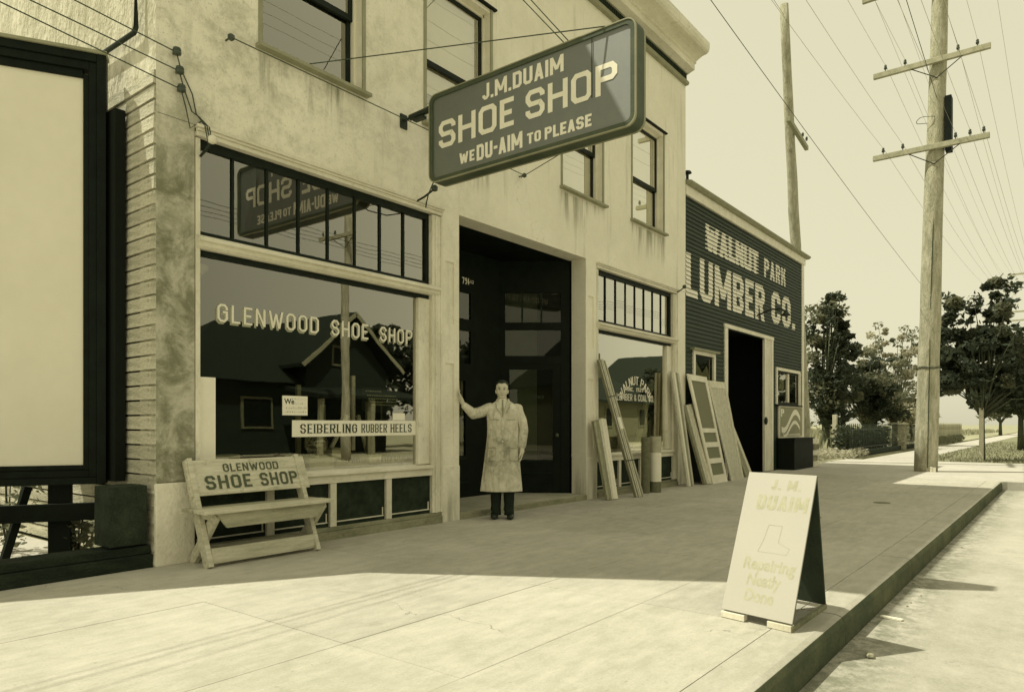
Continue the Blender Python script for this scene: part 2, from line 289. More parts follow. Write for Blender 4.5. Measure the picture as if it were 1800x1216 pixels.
# ------------------------------------------------------------------ builders
WORLD_LOC = {}
class MB:
    def __init__(s): s.v = []; s.f = []
    def poly(s, pts):
        n = len(s.v); s.v += [tuple(p) for p in pts]; s.f.append(tuple(range(n, n + len(pts)))); return s
    def hexa(s, p):   # 8 points: bottom 4 (ccw), top 4
        n = len(s.v); s.v += [tuple(q) for q in p]
        for f in ((0, 3, 2, 1), (4, 5, 6, 7), (0, 1, 5, 4), (1, 2, 6, 5), (2, 3, 7, 6), (3, 0, 4, 7)): s.f.append(tuple(n + i for i in f))
        return s
    def box(s, x0, x1, y0, y1, z0, z1):
        return s.hexa([(x0, y0, z0), (x1, y0, z0), (x1, y1, z0), (x0, y1, z0), (x0, y0, z1), (x1, y0, z1), (x1, y1, z1), (x0, y1, z1)])
    def obox(s, c, ax, ay, az):   # centre and half-axis vectors
        c, ax, ay, az = map(Vector, (c, ax, ay, az))
        return s.hexa([c - ax - ay - az, c + ax - ay - az, c + ax + ay - az, c - ax + ay - az, c - ax - ay + az, c + ax - ay + az, c + ax + ay + az, c - ax + ay + az])
    def bar(s, a, b, w, h, up=(0, 0, 1)):  # a bar from a to b; w across, h along 'up'
        a, b, up = Vector(a), Vector(b), Vector(up); d = (b - a); L = d.length; d.normalize()
        side = d.cross(up).normalized(); u2 = side.cross(d).normalized()
        return s.obox((a + b) / 2, d * L / 2, side * w / 2, u2 * h / 2)
    def prism(s, pts, vec):
        vec = Vector(vec); n = len(s.v); k = len(pts)
        s.v += [tuple(p) for p in pts] + [tuple(Vector(p) + vec) for p in pts]
        s.f.append(tuple(range(n + k - 1, n - 1, -1))); s.f.append(tuple(range(n + k, n + 2 * k)))
        for i in range(k):
            j = (i + 1) % k; s.f.append((n + i, n + j, n + k + j, n + k + i))
        return s
    def tube(s, pts, r, n=8, cap=True):
        pts = [Vector(p) for p in pts]; rs = r if isinstance(r, (list, tuple)) else [r] * len(pts)
        base = len(s.v); ref = Vector((0, 0, 1))
        if abs((pts[-1] - pts[0]).normalized().z) > 0.9: ref = Vector((1, 0, 0))
        for i, p in enumerate(pts):
            d = (pts[min(i + 1, len(pts) - 1)] - pts[max(i - 1, 0)]).normalized()
            a = d.cross(ref).normalized(); b = d.cross(a)
            for k in range(n):
                t_ = 2 * math.pi * k / n; s.v.append(tuple(p + (a * math.cos(t_) + b * math.sin(t_)) * rs[i]))
        for i in range(len(pts) - 1):
            for k in range(n):
                k2 = (k + 1) % n; s.f.append((base + i * n + k, base + i * n + k2, base + (i + 1) * n + k2, base + (i + 1) * n + k))
        if cap:
            s.f.append(tuple(base + k for k in range(n))[::-1]); s.f.append(tuple(base + (len(pts) - 1) * n + k for k in range(n)))
        return s
    def lathe(s, c, prof, n=16, sx=1.0, sy=1.0, M3=None):
        base = len(s.v)
        for (r, z) in prof:
            for k in range(n):
                t_ = 2 * math.pi * k / n; q = Vector((math.cos(t_) * r * sx, math.sin(t_) * r * sy, z))
                if M3: q = M3 @ q
                s.v.append(tuple(Vector(c) + q))
        for i in range(len(prof) - 1):
            for k in range(n):
                k2 = (k + 1) % n; s.f.append((base + i * n + k, base + i * n + k2, base + (i + 1) * n + k2, base + (i + 1) * n + k))
        s.f.append(tuple(base + k for k in range(n))[::-1]); s.f.append(tuple(base + (len(prof) - 1) * n + k for k in range(n)))
        return s
    def ball(s, c, r, n=10, sc=(1, 1, 1)):
        prof = [(math.sin(math.pi * i / n) * r, -math.cos(math.pi * i / n) * r * sc[2]) for i in range(n + 1)]
        prof[0] = (r * 0.02, prof[0][1]); prof[-1] = (r * 0.02, prof[-1][1])
        return s.lathe(c, prof, max(8, n), sc[0], sc[1])
    def build(s, name, mat, parent=None, kind=None, smooth=False, bevel=0.0, label=None, cat=None, group=None, local=False):
        me = bpy.data.meshes.new(name); off = WORLD_LOC.get(parent.name, Vector()) if (parent and not local) else Vector()
        vv = np.array(s.v, dtype=np.float64).reshape(-1, 3) - np.array(off)
        me.from_pydata(vv.tolist(), [], s.f); me.materials.append(M[mat] if isinstance(mat, str) else mat); me.update()
        if smooth: me.polygons.foreach_set('use_smooth', [True] * len(me.polygons))
        o = bpy.data.objects.new(name, me); COL.objects.link(o)
        if parent: o.parent = parent; WORLD_LOC[o.name] = off
        if bevel:
            b = o.modifiers.new('bevel', 'BEVEL'); b.width = bevel; b.segments = 2; b.limit_method = 'ANGLE'
        if kind: o['kind'] = kind
        if label: o['label'] = label
        if cat: o['category'] = cat
        if group: o['group'] = group
        return o
def thing(name, label, cat, loc, group=None):
    o = bpy.data.objects.new(name, None); COL.objects.link(o); o.location = loc; o.empty_display_size = 0.2
    o['label'] = label; o['category'] = cat; WORLD_LOC[o.name] = Vector(loc)
    if group: o['group'] = group
    return o
def share(src, name, parent, loc, label=None):   # a piece sharing its mesh
    o = src.copy(); o.name = name; COL.objects.link(o); o.parent = parent; o.location = loc
    return o

# ------------------------------------------------------------------ lettering
def ribbon(pts, t, closed=False, th=None):
    """mitred stroke; t = width of upright strokes, th = of level strokes"""
    n = len(pts); L = []; Rr = []; th = th or t
    def wid(a, b):
        dx, dy = b[0] - a[0], b[1] - a[1]; l = math.hypot(dx, dy) or 1
        return t * (dy / l) ** 2 + th * (dx / l) ** 2
    def off(a, b):
        dx, dy = b[0] - a[0], b[1] - a[1]; l = math.hypot(dx, dy) or 1; w = wid(a, b) / 2
        return (-dy / l * w, dx / l * w), (dx / l, dy / l)
    for i in range(n):
        if closed or 0 < i < n - 1:
            (o1, d1), (o2, d2) = off(pts[i - 1], pts[i]), off(pts[i], pts[(i + 1) % n])
            cr = d1[0] * d2[1] - d1[1] * d2[0]
            if abs(cr) < 1e-4: ox, oy = o1
            else:
                # intersection of the two offset lines
                ax, ay = pts[i][0] + o1[0], pts[i][1] + o1[1]; bx, by = pts[i][0] + o2[0], pts[i][1] + o2[1]
                k = ((bx - ax) * d2[1] - (by - ay) * d2[0]) / cr
                ox, oy = ax + d1[0] * k - pts[i][0], ay + d1[1] * k - pts[i][1]
        else:
            (ox, oy), _ = off(pts[0], pts[1]) if i == 0 else off(pts[-2], pts[-1])
        L.append((pts[i][0] + ox, pts[i][1] + oy)); Rr.append((pts[i][0] - ox, pts[i][1] - oy))
    out = []
    for i in range(n if closed else n - 1):
        j = (i + 1) % n; out.append([Rr[i], Rr[j], L[j], L[i]])
    return out
def rect(x0, x1, y0, y1): return [[(x0, y0), (x1, y0), (x1, y1), (x0, y1)]]
def para(x0, y0, x1, y1, w): return [[(x0, y0), (x0 + w, y0), (x1 + w, y1), (x1, y1)]]
WID = {'M': 0.86, 'W': 0.95, 'I': None, '.': None, ' ': 0.38, '-': 0.3, 'E': 0.52, 'L': 0.52, 'F': 0.52, 'J': 0.5, '/': 0.4, '1': None, "'": None, '&': 0.62, 'T': 0.58}
def glyph(ch, t, th, c=0.2, W0=0.62):
    w = WID.get(ch, W0); w = t if w is None else w * W0 / 0.62; a = t / 2; b = th / 2; k = []
    if ch == 'I' or ch == '1': k = rect(0, t, 0, 1)
    elif ch == '.': k = rect(0, t, 0, th)
    elif ch == "'": k = rect(0, t, 0.7, 1)
    elif ch == '-': k = rect(0, w, 0.42, 0.42 + th)
    elif ch == 'O' or ch == '0': k = ribbon([(a, c), (a, 1 - c), (c, 1 - b), (w - c, 1 - b), (w - a, 1 - c), (w - a, c), (w - c, b), (c, b)], t, True, th)
    elif ch == 'D': k = ribbon([(a, b), (a, 1 - b), (w - c, 1 - b), (w - a, 1 - c), (w - a, c), (w - c, b)], t, True, th)
    elif ch == 'C' or ch == 'G':
        p = [(w - a, 1 - c - 0.12), (w - a, 1 - c), (w - c, 1 - b), (c, 1 - b), (a, 1 - c), (a, c), (c, b), (w - c, b), (w - a, c)]
        p += [(w - a, c + 0.12)] if ch == 'C' else [(w - a, 0.5)]
        k = ribbon(p, t, False, th)
        if ch == 'G': k += rect(w * 0.5, w, 0.5, 0.5 + th)
    elif ch == 'S': 
        m = 0.5; k = ribbon([(w - a, 1 - c - 0.1), (w - a, 1 - c), (w - c, 1 - b), (c, 1 - b), (a, 1 - c), (a, m + c * 0.75), (c, m), (w - c, m), (w - a, m - c * 0.75), (w - a, c), (w - c, b), (c, b), (a, c), (a, c + 0.1)], t, False, th)
    elif ch == '&': 
        k = ribbon([(w, 0.4), (w - c, b), (c, b), (a, c), (a, 0.42), (w * 0.7, 0.68), (w * 0.7, 1 - c), (w * 0.5, 1 - b), (w * 0.25, 1 - c), (w * 0.25, 0.7), (w, 0.06)], t * 0.8, False, th * 0.8)
    elif ch == 'J': k = ribbon([(w - a, 1), (w - a, c), (w - c, b), (c, b), (a, c), (a, c + 0.1)], t, False, th)
    elif ch == 'U': k = ribbon([(a, 1), (a, c), (c, b), (w - c, b), (w - a, c), (w - a, 1)], t, False, th)
    elif ch == 'H': k = rect(0, t, 0, 1) + rect(w - t, w, 0, 1) + rect(t, w - t, 0.5 - b, 0.5 + b)
    elif ch == 'E' or ch == 'F':
        k = rect(0, t, 0, 1) + rect(t, w, 1 - th, 1) + rect(t, w * 0.86, 0.5 - b, 0.5 + b)
        if ch == 'E': k += rect(t, w, 0, th)
    elif ch == 'L': k = rect(0, t, 0, 1) + rect(t, w, 0, th)
    elif ch == 'T': k = rect((w - t) / 2, (w + t) / 2, 0, 1 - th) + rect(0, w, 1 - th, 1)
    elif ch == 'P' or ch == 'R' or ch == 'B':
        d = 0.42; k = rect(0, t, 0, 1) + ribbon([(t, 1 - b), (w - c, 1 - b), (w - a, 1 - c), (w - a, d + c * 0.9), (w - c, d + b), (t, d + b)], t, False, th)
        if ch == 'R': k += para(w - t, 0, w * 0.42, d, t)
        if ch == 'B': k += ribbon([(w - c, d), (w - a, d - c * 0.7), (w - a, c), (w - c, b), (t, b)], t, False, th)
    elif ch == 'A': k = para(0, 0, (w - t) / 2, 1, t) + para(w - t, 0, (w - t) / 2, 1, t) + rect(w * 0.28, w * 0.72, 0.2, 0.2 + th)
    elif ch == 'M': k = rect(0, t, 0, 1) + rect(w - t, w, 0, 1) + para((w - t) / 2, 0.22, 0, 1, t) + para((w - t) / 2, 0.22, w - t, 1, t)
    elif ch == 'N': k = rect(0, t, 0, 1) + rect(w - t, w, 0, 1) + para(w - t, 0, 0, 1, t)
    elif ch == 'W': q = (w - t) / 4; k = para(q, 0, 0, 1, t) + para(q, 0, 2 * q, 0.85, t) + para(3 * q, 0, 2 * q, 0.85, t) + para(3 * q, 0, 4 * q, 1, t)
    elif ch == 'K': k = rect(0, t, 0, 1) + para(t * 0.9, 0.42, w - t, 1, t) + para(w - t, 0, t * 1.4, 0.6, t)
    elif ch == '7': k = rect(0, w, 1 - th, 1) + para(w * 0.2, 0, w - t, 1 - th, t)
    elif ch == '9': k = ribbon([(w - a, 0.5), (c, 0.5 + b), (a, 0.5 + c), (a, 1 - c), (c, 1 - b), (w - c, 1 - b), (w - a, 1 - c), (w - a, c), (w - c, b), (a, b)], t, False, th)
    elif ch == '4': k = rect(w - 2 * t, w - t, 0, 1) + rect(0, w, 0.3, 0.3 + th) + para(0, 0.3, w - 2 * t, 1, t)
    elif ch == '2': k = rect(0, w, 0, th) + ribbon([(a, th), (w - a, 0.5), (w - a, 1 - c), (w - c, 1 - b), (c, 1 - b), (a, 1 - c)], t, False, th)
    elif ch == '/': k = para(0, 0, w - t * 0.6, 1, t * 0.6)
    return k, w
def text_polys(s, H, W, t=0.2, th=None, gap=0.12, c=0.2, W0=0.62, serif=0.0):
    th = th or t; x = 0; out = []
    for ch in s:
        if ch == ' ': x += 0.42; continue
        g, w = glyph(ch, t, th, c, W0)
        out.append([[(px + x, py) for px, py in q] for q in g])
        if serif:
            e = serif; k = []
            for bx in {'E': [0], 'I': [0], 'P': [0], 'B': [0], 'R': [0, w - t], 'L': [0], 'N': [0, w - t], 'H': [0, w - t], 'U': [], 'F': [0]}.get(ch, []):
                k += rect(bx - e, bx + t + e, 0, e * 0.7) + rect(bx - e, bx + t + e, 1 - e * 0.7, 1)
            out[-1] += [[(px + x, py) for px, py in q] for q in k]
        x += w + gap
    x -= gap; k = W / x
    return [[[(px * k, py * H) for px, py in q] for q in g] for g in out]
def place_text(mb, glyphs, o, u, v, n, lift=0.002, step=0.0004):
    o, u, v, n = map(Vector, (o, u, v, n))
    flip = u.cross(v).dot(n) < 0
    for g in glyphs:
        for i, q in enumerate(g):
            pts = [o + u * a + v * b + n * (lift + step * (i % 7)) for a, b in q]
            # keep the face pointing along n
            if (pts[1] - pts[0]).cross(pts[2] - pts[1]).dot(n) < 0: pts = pts[::-1]
            mb.poly(pts)
def bfont(s, size, mat, name, parent, o, u, v, n, shear=0.0, offset=0.0, width=None):
    cu = bpy.data.curves.new(name, 'FONT'); cu.body = s; cu.size = size; cu.shear = shear; cu.offset = offset; cu.resolution_u = 3
    ob = bpy.data.objects.new('tmp', cu); COL.objects.link(ob)
    dg = bpy.context.evaluated_depsgraph_get(); me = bpy.data.meshes.new_from_object(ob.evaluated_get(dg))
    bpy.data.objects.remove(ob); me.name = name
    xs = [q.co.x for q in me.vertices]; k = width / (max(xs) - min(xs)) if width else 1
    off = WORLD_LOC.get(parent.name, Vector()) if parent else Vector()
    o, u, v, n = map(Vector, (o, u, v, n))
    for q in me.vertices: q.co = o + u * ((q.co.x - min(xs)) * k) + v * q.co.y + n * 0.0006 - off
    me.materials.clear(); me.materials.append(M[mat])
    o2 = bpy.data.objects.new(name, me); COL.objects.link(o2); o2.parent = parent; WORLD_LOC[o2.name] = off
    return o2

FY = 6.05          # facade plane
# ------------------------------------------------------------------ the setting
b = MB(); b.box(-400, 900, -500, 900, -1.2, -0.20); b.build('ground', 'earth', kind='structure')
b = MB(); b.box(-400, 900, -6.6, 1.10, -0.6, -0.18); b.build('road', 'road', kind='structure')
b = MB(); b.box(-400, 900, 6.06, 700, -0.6, -0.02); b.build('field', 'earth', kind='structure')
walk = MB().box(-12, 18.0, 1.36, 6.06, -0.5, -0.006).build('sidewalk', 'concrete', kind='structure')
rows = [(1.380, 2.262), (2.265, 3.125), (3.128, 4.603), (4.606, 6.05)]
slab_w = 1.80; x = -11.9; protos = {}
for r_, (y0, y1) in enumerate(rows):
    protos[r_] = None
xs_ = []
while x < 17.9:
    xs_.append(x); x += slab_w
for r_, (y0, y1) in enumerate(rows):
    for x in xs_:
        w = min(slab_w, 17.99 - x) - 0.003
        if x < -3 and False: continue
        o = MB().box(0, w, 0, y1 - y0, -0.05, random.uniform(-0.0015, 0.0015)).build('paving_slab', 'concrete', walk, bevel=0.0015)
        o.location = (x, y0, 0)
curb = MB().box(-12, 18.0, 1.14, 1.376, -0.5, -0.02).build('curb', 'curb', kind='structure')
x = -12
while x < 17.9:
    w = min(2.4, 18.0 - x); m_ = MB()
    # kerb stone with a rounded, worn front arris
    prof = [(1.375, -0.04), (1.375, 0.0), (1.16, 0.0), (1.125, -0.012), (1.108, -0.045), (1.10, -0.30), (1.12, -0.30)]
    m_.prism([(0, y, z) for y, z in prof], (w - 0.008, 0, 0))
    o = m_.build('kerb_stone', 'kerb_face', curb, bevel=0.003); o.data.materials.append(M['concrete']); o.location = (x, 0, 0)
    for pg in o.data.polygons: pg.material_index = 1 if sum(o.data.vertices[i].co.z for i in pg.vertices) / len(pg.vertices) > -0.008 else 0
    x += w
# pavement beyond the lumber yard: widened apron, path, verge
b = MB(); b.prism([(x, y, -0.5) for x, y in [(18.0, 6.04), (18.0, 1.10), (18.05, 1.02), (18.3, -3.2), (26.4, -3.2), (26.4, 6.04)]], (0, 0, 0.5))
b.build('apron', 'apron', kind='structure', bevel=0.01)
b = MB(); b.box(26.4, 400, 4.0, 5.5, -0.5, 0.006); b.build('path', 'apron', kind='structure')
b = MB(); b.box(26.4, 400, -3.2, 3.995, -0.5, 0.0); b.build('verge', 'verge', kind='structure')
b = MB(); b.box(-400, 900, -8.4, -6.61, -0.6, -0.03); b.build('far_sidewalk', 'curb', kind='structure')
b = MB(); b.box(-400, 900, -200, -8.41, -0.6, -0.04); b.build('far_lawn', 'earth', kind='structure')

# ------------------------------------------------------------------ the shop building
X0, X1 = 2.86, 13.35
shop = thing('shop_building', 'two-storey pale stucco shop building with two shop windows and a recessed entrance', 'building', ((X0 + X1) / 2, 9.0, 0))
def wall_grid(mb, x0, x1, z0, z1, holes, y, depth):
    xs = sorted({x0, x1, *[h[0] for h in holes], *[h[1] for h in holes]}); zs = sorted({z0, z1, *[h[2] for h in holes], *[h[3] for h in holes]})
    xs = [q for q in xs if x0 <= q <= x1]; zs = [q for q in zs if z0 <= q <= z1]
    inh = lambda a, c: any(h[0] < a < h[1] and h[2] < c < h[3] for h in holes)
    for i in range(len(xs) - 1):
        for j in range(len(zs) - 1):
            if not inh((xs[i] + xs[i + 1]) / 2, (zs[j] + zs[j + 1]) / 2):
                mb.poly([(xs[i], y, zs[j]), (xs[i + 1], y, zs[j]), (xs[i + 1], y, zs[j + 1]), (xs[i], y, zs[j + 1])])
    for (a, c, d, e) in holes:
        mb.poly([(a, y, d), (a, y, e), (a, y + depth, e), (a, y + depth, d)])
        mb.poly([(c, y, d), (c, y + depth, d), (c, y + depth, e), (c, y, e)])
        mb.poly([(a, y, e), (c, y, e), (c, y + depth, e), (a, y + depth, e)])
        if d > z0: mb.poly([(a, y, d), (a, y + depth, d), (c, y + depth, d), (c, y, d)])
WZ0, WZ1 = 4.80, 6.64
WIN = [(3.86, 5.08), (6.05, 7.25), (8.95, 10.13), (11.14, 12.36)]
b = MB(); wall_grid(b, X0, X1, 3.83, 8.75, [(a, c, WZ0, WZ1) for a, c in WIN], FY, 0.22)
for (a, c) in ((3.205, 6.315), (9.95, 12.95)): b.poly([(a, FY, 3.83), (c, FY, 3.83), (c, FY + 0.15, 3.83), (a, FY + 0.15, 3.83)])
b.poly([(6.637, FY, 3.83), (9.62, FY, 3.83), (9.62, FY + 0.3, 3.83), (6.637, FY + 0.3, 3.83)])
b.build('upper_wall', 'stucco', shop)
# piers
MB().box(X0, 3.203, FY, FY + 0.3, 0.70, 3.832).build('pier', 'stucco', shop, bevel=0.012)
MB().box(X0 - 0.012, 3.195, FY - 0.018, FY + 0.3, -0.01, 0.698).build('pier_base', 'plaster_base', shop, bevel=0.015)
def pier(x0, x1, pans, base, zt=3.832, dep=0.27):
    m_ = MB(); px0, px1 = x0 + 0.07, x1 - 0.09
    wall_grid(m_, x0, x1, base, zt, [(px0, px1, a, c) for a, c in pans], FY + 0.001, 0.02)
    for a, c in pans: m_.poly([(px0, FY + 0.021, a), (px1, FY + 0.021, a), (px1, FY + 0.021, c), (px0, FY + 0.021, c)])
    m_.poly([(x0, FY + 0.001, base), (x0, FY + 0.001, zt), (x0, FY + dep, zt), (x0, FY + dep, base)])
    m_.poly([(x1, FY + 0.001, base), (x1, FY + dep, base), (x1, FY + dep, zt), (x1, FY + 0.001, zt)])
    m_.build('pier', 'stucco', shop)
    MB().box(x0 - 0.002, x1 + 0.003, FY - 0.012, FY + dep, -0.01, base).build('pier_base', 'stucco', shop, bevel=0.008)
pier(6.318, 6.637, [(2.44, 3.21), (0.81, 1.95)], 0.68)
pier(9.62, 9.948, [(2.42, 3.25), (0.81, 1.92)], 0.66)
MB().box(12.955, X1, FY + 0.001, FY + 0.3, 0, 3.832).build('pier', 'stucco', shop, bevel=0.01)
# side wall: rough stucco above, lap boards below
MB().poly([(X0, FY, 4.18), (X0, FY, 8.75), (X0, 18, 8.75), (X0, 18, 4.18)]).build('plaster', 'rough_stucco', shop)
b = MB(); b.poly([(X0 + 0.02, FY, -0.1), (X0 + 0.02, FY, 4.18), (X0 + 0.02, 18, 4.18), (X0 + 0.02, 18, -0.1)])
b.poly([(X1, FY, 0), (X1, 18, 0), (X1, 18, 8.75), (X1, FY, 8.75)]); b.poly([(X0, 18, 0), (X0, 18, 8.75), (X1, 18, 8.75), (X1, 18, 0)]); b.poly([(X0, FY, 8.75), (X1, FY, 8.75), (X1, 18, 8.75), (X0, 18, 8.75)])
b.build('side_wall', 'low_wall', shop)
nb = 33; bh = 4.18 / nb; proto = None
for i in range(nb):
    z = i * bh
    if proto is None:
        m_ = MB(); m_.hexa([(X0 - 0.020, FY + 0.004, 0.016), (X0 + 0.015, FY + 0.004, 0.016), (X0 + 0.015, 17.9, 0.016), (X0 - 0.020, 17.9, 0.016), (X0 - 0.012, FY + 0.004, bh), (X0 + 0.015, FY + 0.004, bh), (X0 + 0.015, 17.9, bh), (X0 - 0.012, 17.9, bh)])
        proto = m_.build('siding_board', 'old_board', shop)
    else:
        share(proto, 'siding_board', shop, (random.uniform(-0.003, 0.003), 0, z))
# pipe on the side wall
MB().tube([(X0 - 0.05, 8.3, 4.60), (X0 - 0.05, 6.97, 4.585), (X0 - 0.05, 6.33, 4.565), (X0 - 0.05, 6.30, 4.60), (X0 - 0.05, 6.315, 5.4), (X0 - 0.05, 6.315, 8.0)], 0.022, 8).build('pipe', 'iron', shop, smooth=True)
# cornice
prof = [(6.05, 7.955), (5.985, 7.96), (5.965, 8.0), (5.985, 8.035), (6.022, 8.05), (6.022, 8.165), (5.99, 8.18)]
b = MB(); b.prism([(X0, y, z) for y, z in prof] + [(X0, 6.05, 8.18)], (X1 - X0, 0, 0)); b.build('lower_moulding', 'sign_border', shop)
b = MB(); b.prism([(X0 - 0.02, y, z) for y, z in [(6.05, 8.18), (5.99, 8.181), (5.935, 8.205), (5.86, 8.225), (5.86, 8.33), (5.825, 8.345), (5.825, 8.385), (5.75, 8.425), (5.69, 8.45), (5.60, 8.465), (5.565, 8.50), (5.545, 8.57), (5.55, 8.66), (6.05, 8.74)]], (X1 - X0 + 0.03, 0, 0))
b.build('cornice', 'casing_h', shop)
b = MB(); x = X0 + 0.03
while x < X1 - 0.05:
    b.box(x, x + 0.035, 6.0, 6.021, 8.055, 8.16); x += 0.062
b.build('dentil_band', 'panel', shop, kind='stuff')

# upper windows
def upper_window(a, c, shade, open_low=False):
    f = MB(); y = FY + 0.10
    f.box(a, a + 0.035, y, y + 0.1, WZ0, WZ1).box(c - 0.035, c, y, y + 0.1, WZ0, WZ1).box(a, c, y, y + 0.1, WZ1 - 0.035, WZ1)
    w = f.build('window', 'trim_light', shop, bevel=0.003)
    # light reveal lining and outer brick mould
    MB().box(c - 0.012, c - 0.001, FY + 0.004, y, WZ0, WZ1).build('jamb', 'trim_light', w); MB().box(a + 0.001, a + 0.012, FY + 0.004, y, WZ0, WZ1).build('jamb', 'trim_light', w)
    MB().box(c - 0.005, c + 0.04, FY - 0.014, FY + 0.003, WZ0 - 0.005, WZ1 + 0.05).build('brick_mould', 'sign_border', w, bevel=0.003); MB().box(a - 0.04, a + 0.005, FY - 0.014, FY + 0.003, WZ0 - 0.005, WZ1 + 0.05).build('brick_mould', 'sign_border', w, bevel=0.003)
    MB().box(a - 0.09, c + 0.09, FY - 0.05, FY + 0.003, WZ1 + 0.052, WZ1 + 0.075).build('drip_cap', 'dark', w)
    zm = 5.62; s_ = MB()
    i0, i1 = a + 0.036, c - 0.036
    ys = y + 0.02
    for (z0, z1, yy) in ((zm - 0.03, WZ1 - 0.036, ys), (WZ0 + 0.005, zm + 0.03, ys + 0.035)):
        s_.box(i0, i0 + 0.05, yy, yy + 0.03, z0, z1).box(i1 - 0.05, i1, yy, yy + 0.03, z0, z1).box(i0 + 0.05, i1 - 0.05, yy, yy + 0.03, z0, z0 + 0.065).box(i0 + 0.05, i1 - 0.05, yy, yy + 0.03, z1 - 0.05, z1)
    s_.build('sash', 'dark_sash', w, bevel=0.003)
    for (z0, z1, yy) in ((zm, WZ1 - 0.05, ys + 0.012), (WZ0 + 0.03, zm + 0.02, ys + 0.05)):
        MB().poly([(i0 + 0.02, yy, z0), (i1 - 0.02, yy, z0), (i1 - 0.02, yy, z1), (i0 + 0.02, yy, z1)]).build('pane', 'glass', w)
    MB().hexa([(a - 0.07, FY - 0.085, WZ0 - 0.045), (c + 0.07, FY - 0.085, WZ0 - 0.045), (c + 0.07, FY + 0.1, WZ0 - 0.045), (a - 0.07, FY + 0.1, WZ0 - 0.045),
               (a - 0.07, FY - 0.085, WZ0 - 0.01), (c + 0.07, FY - 0.085, WZ0 - 0.01), (c + 0.07, FY + 0.12, WZ0 + 0.004), (a - 0.07, FY + 0.12, WZ0 + 0.004)]).build('sill', 'sign_border', w, bevel=0.003)
    if shade: MB().box(i0, i1, y + 0.12, y + 0.125, shade, WZ1).build('roller_shade', 'shade_cloth', w)
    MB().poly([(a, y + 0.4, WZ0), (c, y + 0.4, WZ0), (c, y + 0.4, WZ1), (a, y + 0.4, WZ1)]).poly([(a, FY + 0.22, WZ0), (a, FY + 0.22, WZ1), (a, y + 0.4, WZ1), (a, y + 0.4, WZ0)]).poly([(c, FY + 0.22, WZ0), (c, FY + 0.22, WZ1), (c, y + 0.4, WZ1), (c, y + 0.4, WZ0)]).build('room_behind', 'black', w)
for (a, c), sh in zip(WIN, (None, 5.3, 4.81, 4.81)): upper_window(a, c, sh)

